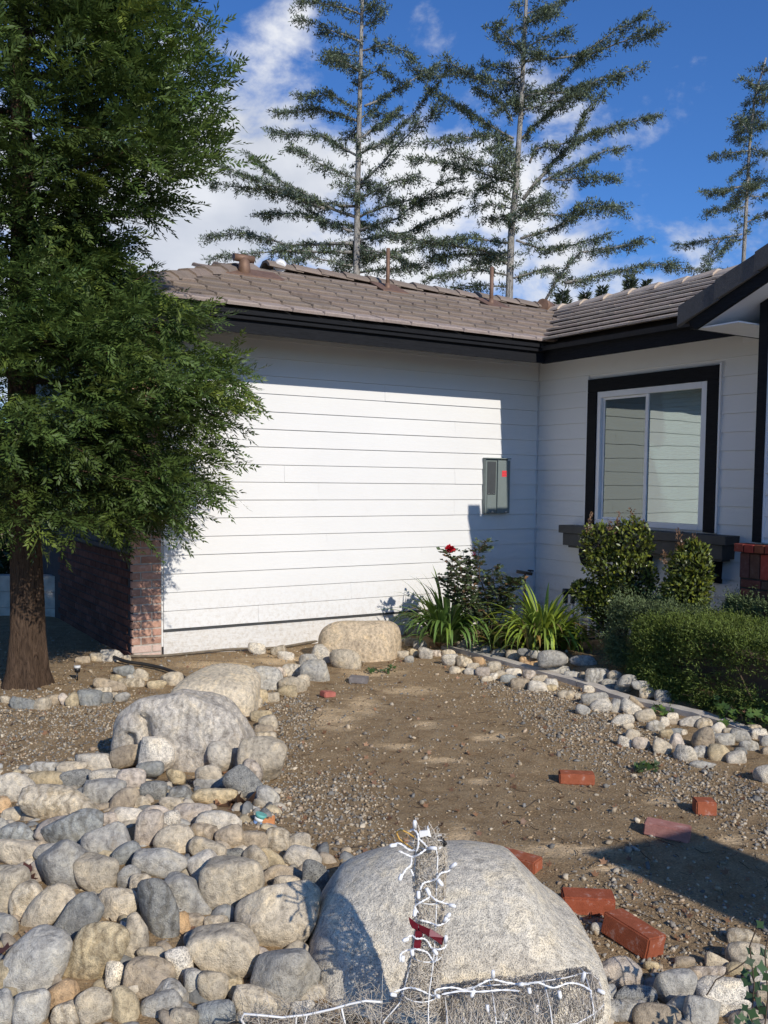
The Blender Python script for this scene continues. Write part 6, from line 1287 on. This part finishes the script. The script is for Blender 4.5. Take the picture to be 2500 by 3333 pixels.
# head
hd_ = MB()
for a in np.linspace(0, math.pi, 5): hd_.tube([dp(1342 + 60 * q, 2745 - 28 * math.sin(q * 3.1) * math.cos(a), 0) + np.array([0, .03 * math.sin(a) * math.sin(q * 3.1) - .03 * q * 0, 0]) for q in np.linspace(0, 1.6, 9)], .0018, 5, False)
hd_.build('head_frame', M['wire'], deer, DR)
hf = MB()
for i in range(200):
    c_ = dp(1385 + r_.normal(0, 22), 2745 + r_.normal(0, 16)) + np.array([0, r_.normal(0, .015), 0]); d_ = r_.normal(0, .018, 3); hf.tube([c_ - d_, c_ + r_.normal(0, .004, 3), c_ + d_], .0009, 3, False)
tag(hf.build('head_mesh', M['fibre'], deer, DR), kind='stuff')
MB().tube([dp(1290, 2710), dp(1305, 2700), dp(1330, 2712), dp(1353, 2728)], .0026, 5).tube([dp(1291, 2712), dp(1300, 2732), dp(1322, 2748), dp(1342, 2762)], .0028, 5).build('muzzle_loop', M['gold'], deer, DR)
MB().tube([dp(1431, 2728, -.01), dp(1446, 2752, -.01)], [.008, .011], 8).build('eye', M['blackp'], deer, DR)
MB().hexa([dp(1366, 2727, -.02), dp(1396, 2720, -.02), dp(1396, 2718, .02), dp(1366, 2724, .02), dp(1364, 2706, -.02), dp(1394, 2702, -.02), dp(1394, 2700, .02), dp(1366, 2702, .02)]).hexa([dp(1394, 2722, -.01), dp(1404, 2726, -.01), dp(1404, 2726, .01), dp(1394, 2722, .01), dp(1390, 2690, -.003), dp(1394, 2686, -.003), dp(1394, 2686, .003), dp(1390, 2690, .003)]).build('plug', M['wire'], deer, DR)
# ribbon
rb = MB()
def rib(a, b_, c_, d_, th=.002): rb.hexa([a, b_, c_, d_, a + [0, th, 0], b_ + [0, th, 0], c_ + [0, th, 0], d_ + [0, th, 0]])
dz = -.055
rib(dp(1330, 2985, dz), dp(1362, 3010, dz - .01), dp(1360, 3030, dz - .01), dp(1334, 3008, dz)); rib(dp(1362, 3008, dz), dp(1400, 3025, dz - .015), dp(1396, 3050, dz - .01), dp(1366, 3028, dz)); rib(dp(1398, 3022, dz), dp(1446, 3052, dz - .01), dp(1440, 3078, dz), dp(1398, 3048, dz - .012)); rib(dp(1352, 3030, dz), dp(1376, 3032, dz), dp(1368, 3092, dz), dp(1346, 3085, dz)); rib(dp(1334, 3006, dz + .02), dp(1440, 3060, dz + .02), dp(1438, 3072, dz + .02), dp(1340, 3020, dz + .02))
rb.build('ribbon', M['ribbon'], deer, DR)
# light string: twisted cord, and each little socket
ls = root('light_string', dp(1400, 3240) * [1, 1, 0], 'white string of mini lights wound around the wire reindeer', 'string lights'); LR = rloc(ls)
CORDS = [[(1275, 2750), (1300, 2745), (1330, 2765), (1350, 2768)], [(1300, 2770), (1340, 2788), (1365, 2780), (1385, 2765)], [(1335, 2705), (1345, 2700), (1360, 2715), (1362, 2750), (1356, 2770)], [(1362, 2728), (1380, 2745), (1395, 2760), (1418, 2760)], [(1340, 2790), (1338, 2815), (1322, 2830), (1310, 2850)], [(1338, 2830), (1346, 2850)], [(1368, 2895), (1378, 2875), (1400, 2868), (1420, 2860), (1435, 2842), (1460, 2835), (1468, 2822), (1480, 2815)],
 [(1360, 2970), (1350, 2950), (1372, 2935), (1395, 2922), (1402, 2915), (1420, 2930), (1455, 2942), (1480, 2948)], [(1370, 2995), (1400, 3003), (1425, 3012), (1445, 3005), (1462, 2992)], [(1310, 3060), (1340, 3045), (1355, 3055), (1380, 3055), (1395, 3068), (1405, 3085), (1430, 3090), (1450, 3080), (1452, 3050)], [(1303, 3130), (1305, 3105), (1330, 3092), (1360, 3090), (1390, 3100), (1405, 3120), (1415, 3130), (1422, 3115)], [(1285, 3228), (1330, 3215), (1360, 3220), (1395, 3235), (1415, 3240), (1420, 3222), (1470, 3214), (1520, 3222), (1560, 3205), (1600, 3188), (1640, 3196), (1700, 3205), (1750, 3198), (1800, 3215), (1850, 3200), (1890, 3205), (1925, 3225)], [(1440, 3236), (1500, 3226), (1560, 3228), (1640, 3222), (1690, 3226)],
 [(1925, 3225), (1920, 3260), (1905, 3333), (1900, 3380)], [(1590, 3290), (1600, 3320), (1640, 3325), (1650, 3300)], [(1740, 3280), (1750, 3320), (1700, 3360)]]
rr_ = np.random.default_rng(111)
cd = MB()
for c_ in CORDS:
    pts = [dp(x, y, -.06 + .01 * math.sin(x * .1)) for x, y in c_]; fine = []
    for i in range(len(pts) - 1):
        p0 = pts[max(i - 1, 0)]; p1 = pts[i]; p2 = pts[i + 1]; p3 = pts[min(i + 2, len(pts) - 1)]
        for w in np.linspace(0, 1, 6)[:-1]: fine.append(.5 * ((2 * p1) + (-p0 + p2) * w + (2 * p0 - 5 * p1 + 4 * p2 - p3) * w * w + (-p0 + 3 * p1 - 3 * p2 + p3) * w ** 3))
    fine.append(pts[-1])
    for ph in (0, math.pi): cd.tube([p + np.array([math.cos(i * 1.3 + ph) * .0016, 0, math.sin(i * 1.3 + ph) * .0016]) for i, p in enumerate(fine)], .0019, 5, False)
cd.build('cord', M['cord'], ls, LR)
BULB = [(1350, 2695, 0, -24), (1290, 2750, -22, 4), (1398, 2760, 24, 2), (1308, 2845, -8, 22), (1465, 2825, 20, -15), (1362, 2900, 0, 26), (1388, 2890, 12, 26), (1425, 2862, 16, 22), (1462, 2945, 22, 6), (1352, 2960, -4, 24), (1448, 2990, 18, -16), (1330, 3055, -20, 8), (1450, 3070, 2, -24), (1312, 3110, -2, 22), (1340, 3090, 4, 22), (1410, 3090, 14, 18), (1605, 3185, 0, -26), (1545, 3222, -12, 24), (1688, 3205, 16, -2), (1722, 3215, 2, 20), (1820, 3225, 4, 26), (1895, 3195, 8, -30), (1945, 3222, 24, 12), (1586, 3270, 4, 28), (1634, 3290, 8, 26), (1748, 3270, 0, 26), (1420, 3240, 12, 6), (1510, 3310, 0, 20), (1445, 3000, 10, -14), (1290, 3240, -20, -4)]
for (x, y, dx, dy) in BULB:
    a = dp(x, y, -.065); b_ = dp(x + dx, y + dy, -.07); MB().tube([a, a + (b_ - a) * .75, b_], [.0056, .0062, .004], 7).build('bulb_socket', M['cord'], ls, LR)
# second flat wire piece lying at the bottom left of the reindeer
fr2 = root('wire_figure', on_depth(1000, 3333, 2.7) * [1, 1, 0], 'white wire rim with loose plastic strands lying on the stones beside the reindeer', 'wire frame'); FR = rloc(fr2)
def fp(x, y): return on_depth(x, y, 2.60)
MB().tube([fp(*q) for q in [(850, 3420), (800, 3345), (785, 3318), (795, 3300), (850, 3305), (920, 3312), (1000, 3303), (1080, 3285), (1140, 3268), (1190, 3258), (1245, 3262)]], .0035, 6).tube([fp(965, 3310), fp(962, 3370)], .0025, 5).tube([fp(1112, 3282), fp(1130, 3360)], .003, 5).tube([fp(1000, 3304), fp(985, 3360)], .002, 5).build('rim', M['wire'], fr2, FR)
sf = MB()
for i in range(330):
    x = r_.uniform(800, 1240); y = 3312 - max(0, x - 950) * .16 + r_.uniform(4, 75); c_ = fp(x, y) + np.array([0, r_.uniform(-.02, .1), 0]); d_ = r_.normal(0, .03, 3) * [1, .6, 1]; sf.tube([c_ - d_, c_ + r_.normal(0, .008, 3), c_ + d_], .0008, 3, False)
tag(sf.build('plastic_mesh', M['fibre'], fr2, FR), kind='stuff')

# ============================================================ what shows behind the conifer at the far left
gwall = root('garden_wall', (-5.6, 11.5, 0), 'low pale block wall in the shade behind the conifer trunk', 'garden wall'); GW = rloc(gwall)
for i in range(14): 
    for j in range(3): MB().box(-9.5 + i * .42, -9.5 + i * .42 + .41, 11.4, 11.6, -.1 + j * .2 + (.0), .095 + j * .2).build('block', M['concrete'], gwall, GW)
def far_hedge(label, x0, x1, y0, y1, z1, n, seed, col=(.04, .06, .02)):
    r = np.random.default_rng(seed); o = root('neighbour_shrub', ((x0 + x1) / 2, (y0 + y1) / 2, 0), label, 'shrubbery'); OR = rloc(o)
    P = np.stack([r.uniform(x0, x1, n), r.uniform(y0, y1, n), r.uniform(0, 1, n) ** .8 * z1], 1); P[:, 2] *= .8 + .2 * np.sin(P[:, 0] * 2.1) * np.sin(P[:, 0] * .9 + 2)
    v, f, c = kites(P, unitv(r.normal(size=(n, 3)) + Z3 * .5), unitv(r.normal(size=(n, 3))), r.uniform(.12, .26, n), r.uniform(.06, .13, n), np.repeat(np.array([col]), n, 0) * r.uniform(.5, 1.5, (n, 1))); leafmesh('foliage', v, f, c, 'leaf', o, OR)
    mb = MB()
    for i in range(10): mb.tube([(x0 + (x1 - x0) * (i + .5) / 10, (y0 + y1) / 2, 0), (x0 + (x1 - x0) * (i + .5) / 10 + .1, (y0 + y1) / 2, z1 * .7)], [.06, .03], 5)
    tag(mb.build('stems', M['twig'], o, OR), kind='stuff')
far_hedge('tall dark shrubbery beyond the garden wall at the left edge', -13, -4.9, 13.2, 14.8, 3.0, 16000, 91)
far_hedge('dark shrubbery bordering the neighbouring lot far beyond the yard', -40, -14, 22, 27, 4.5, 9000, 92)
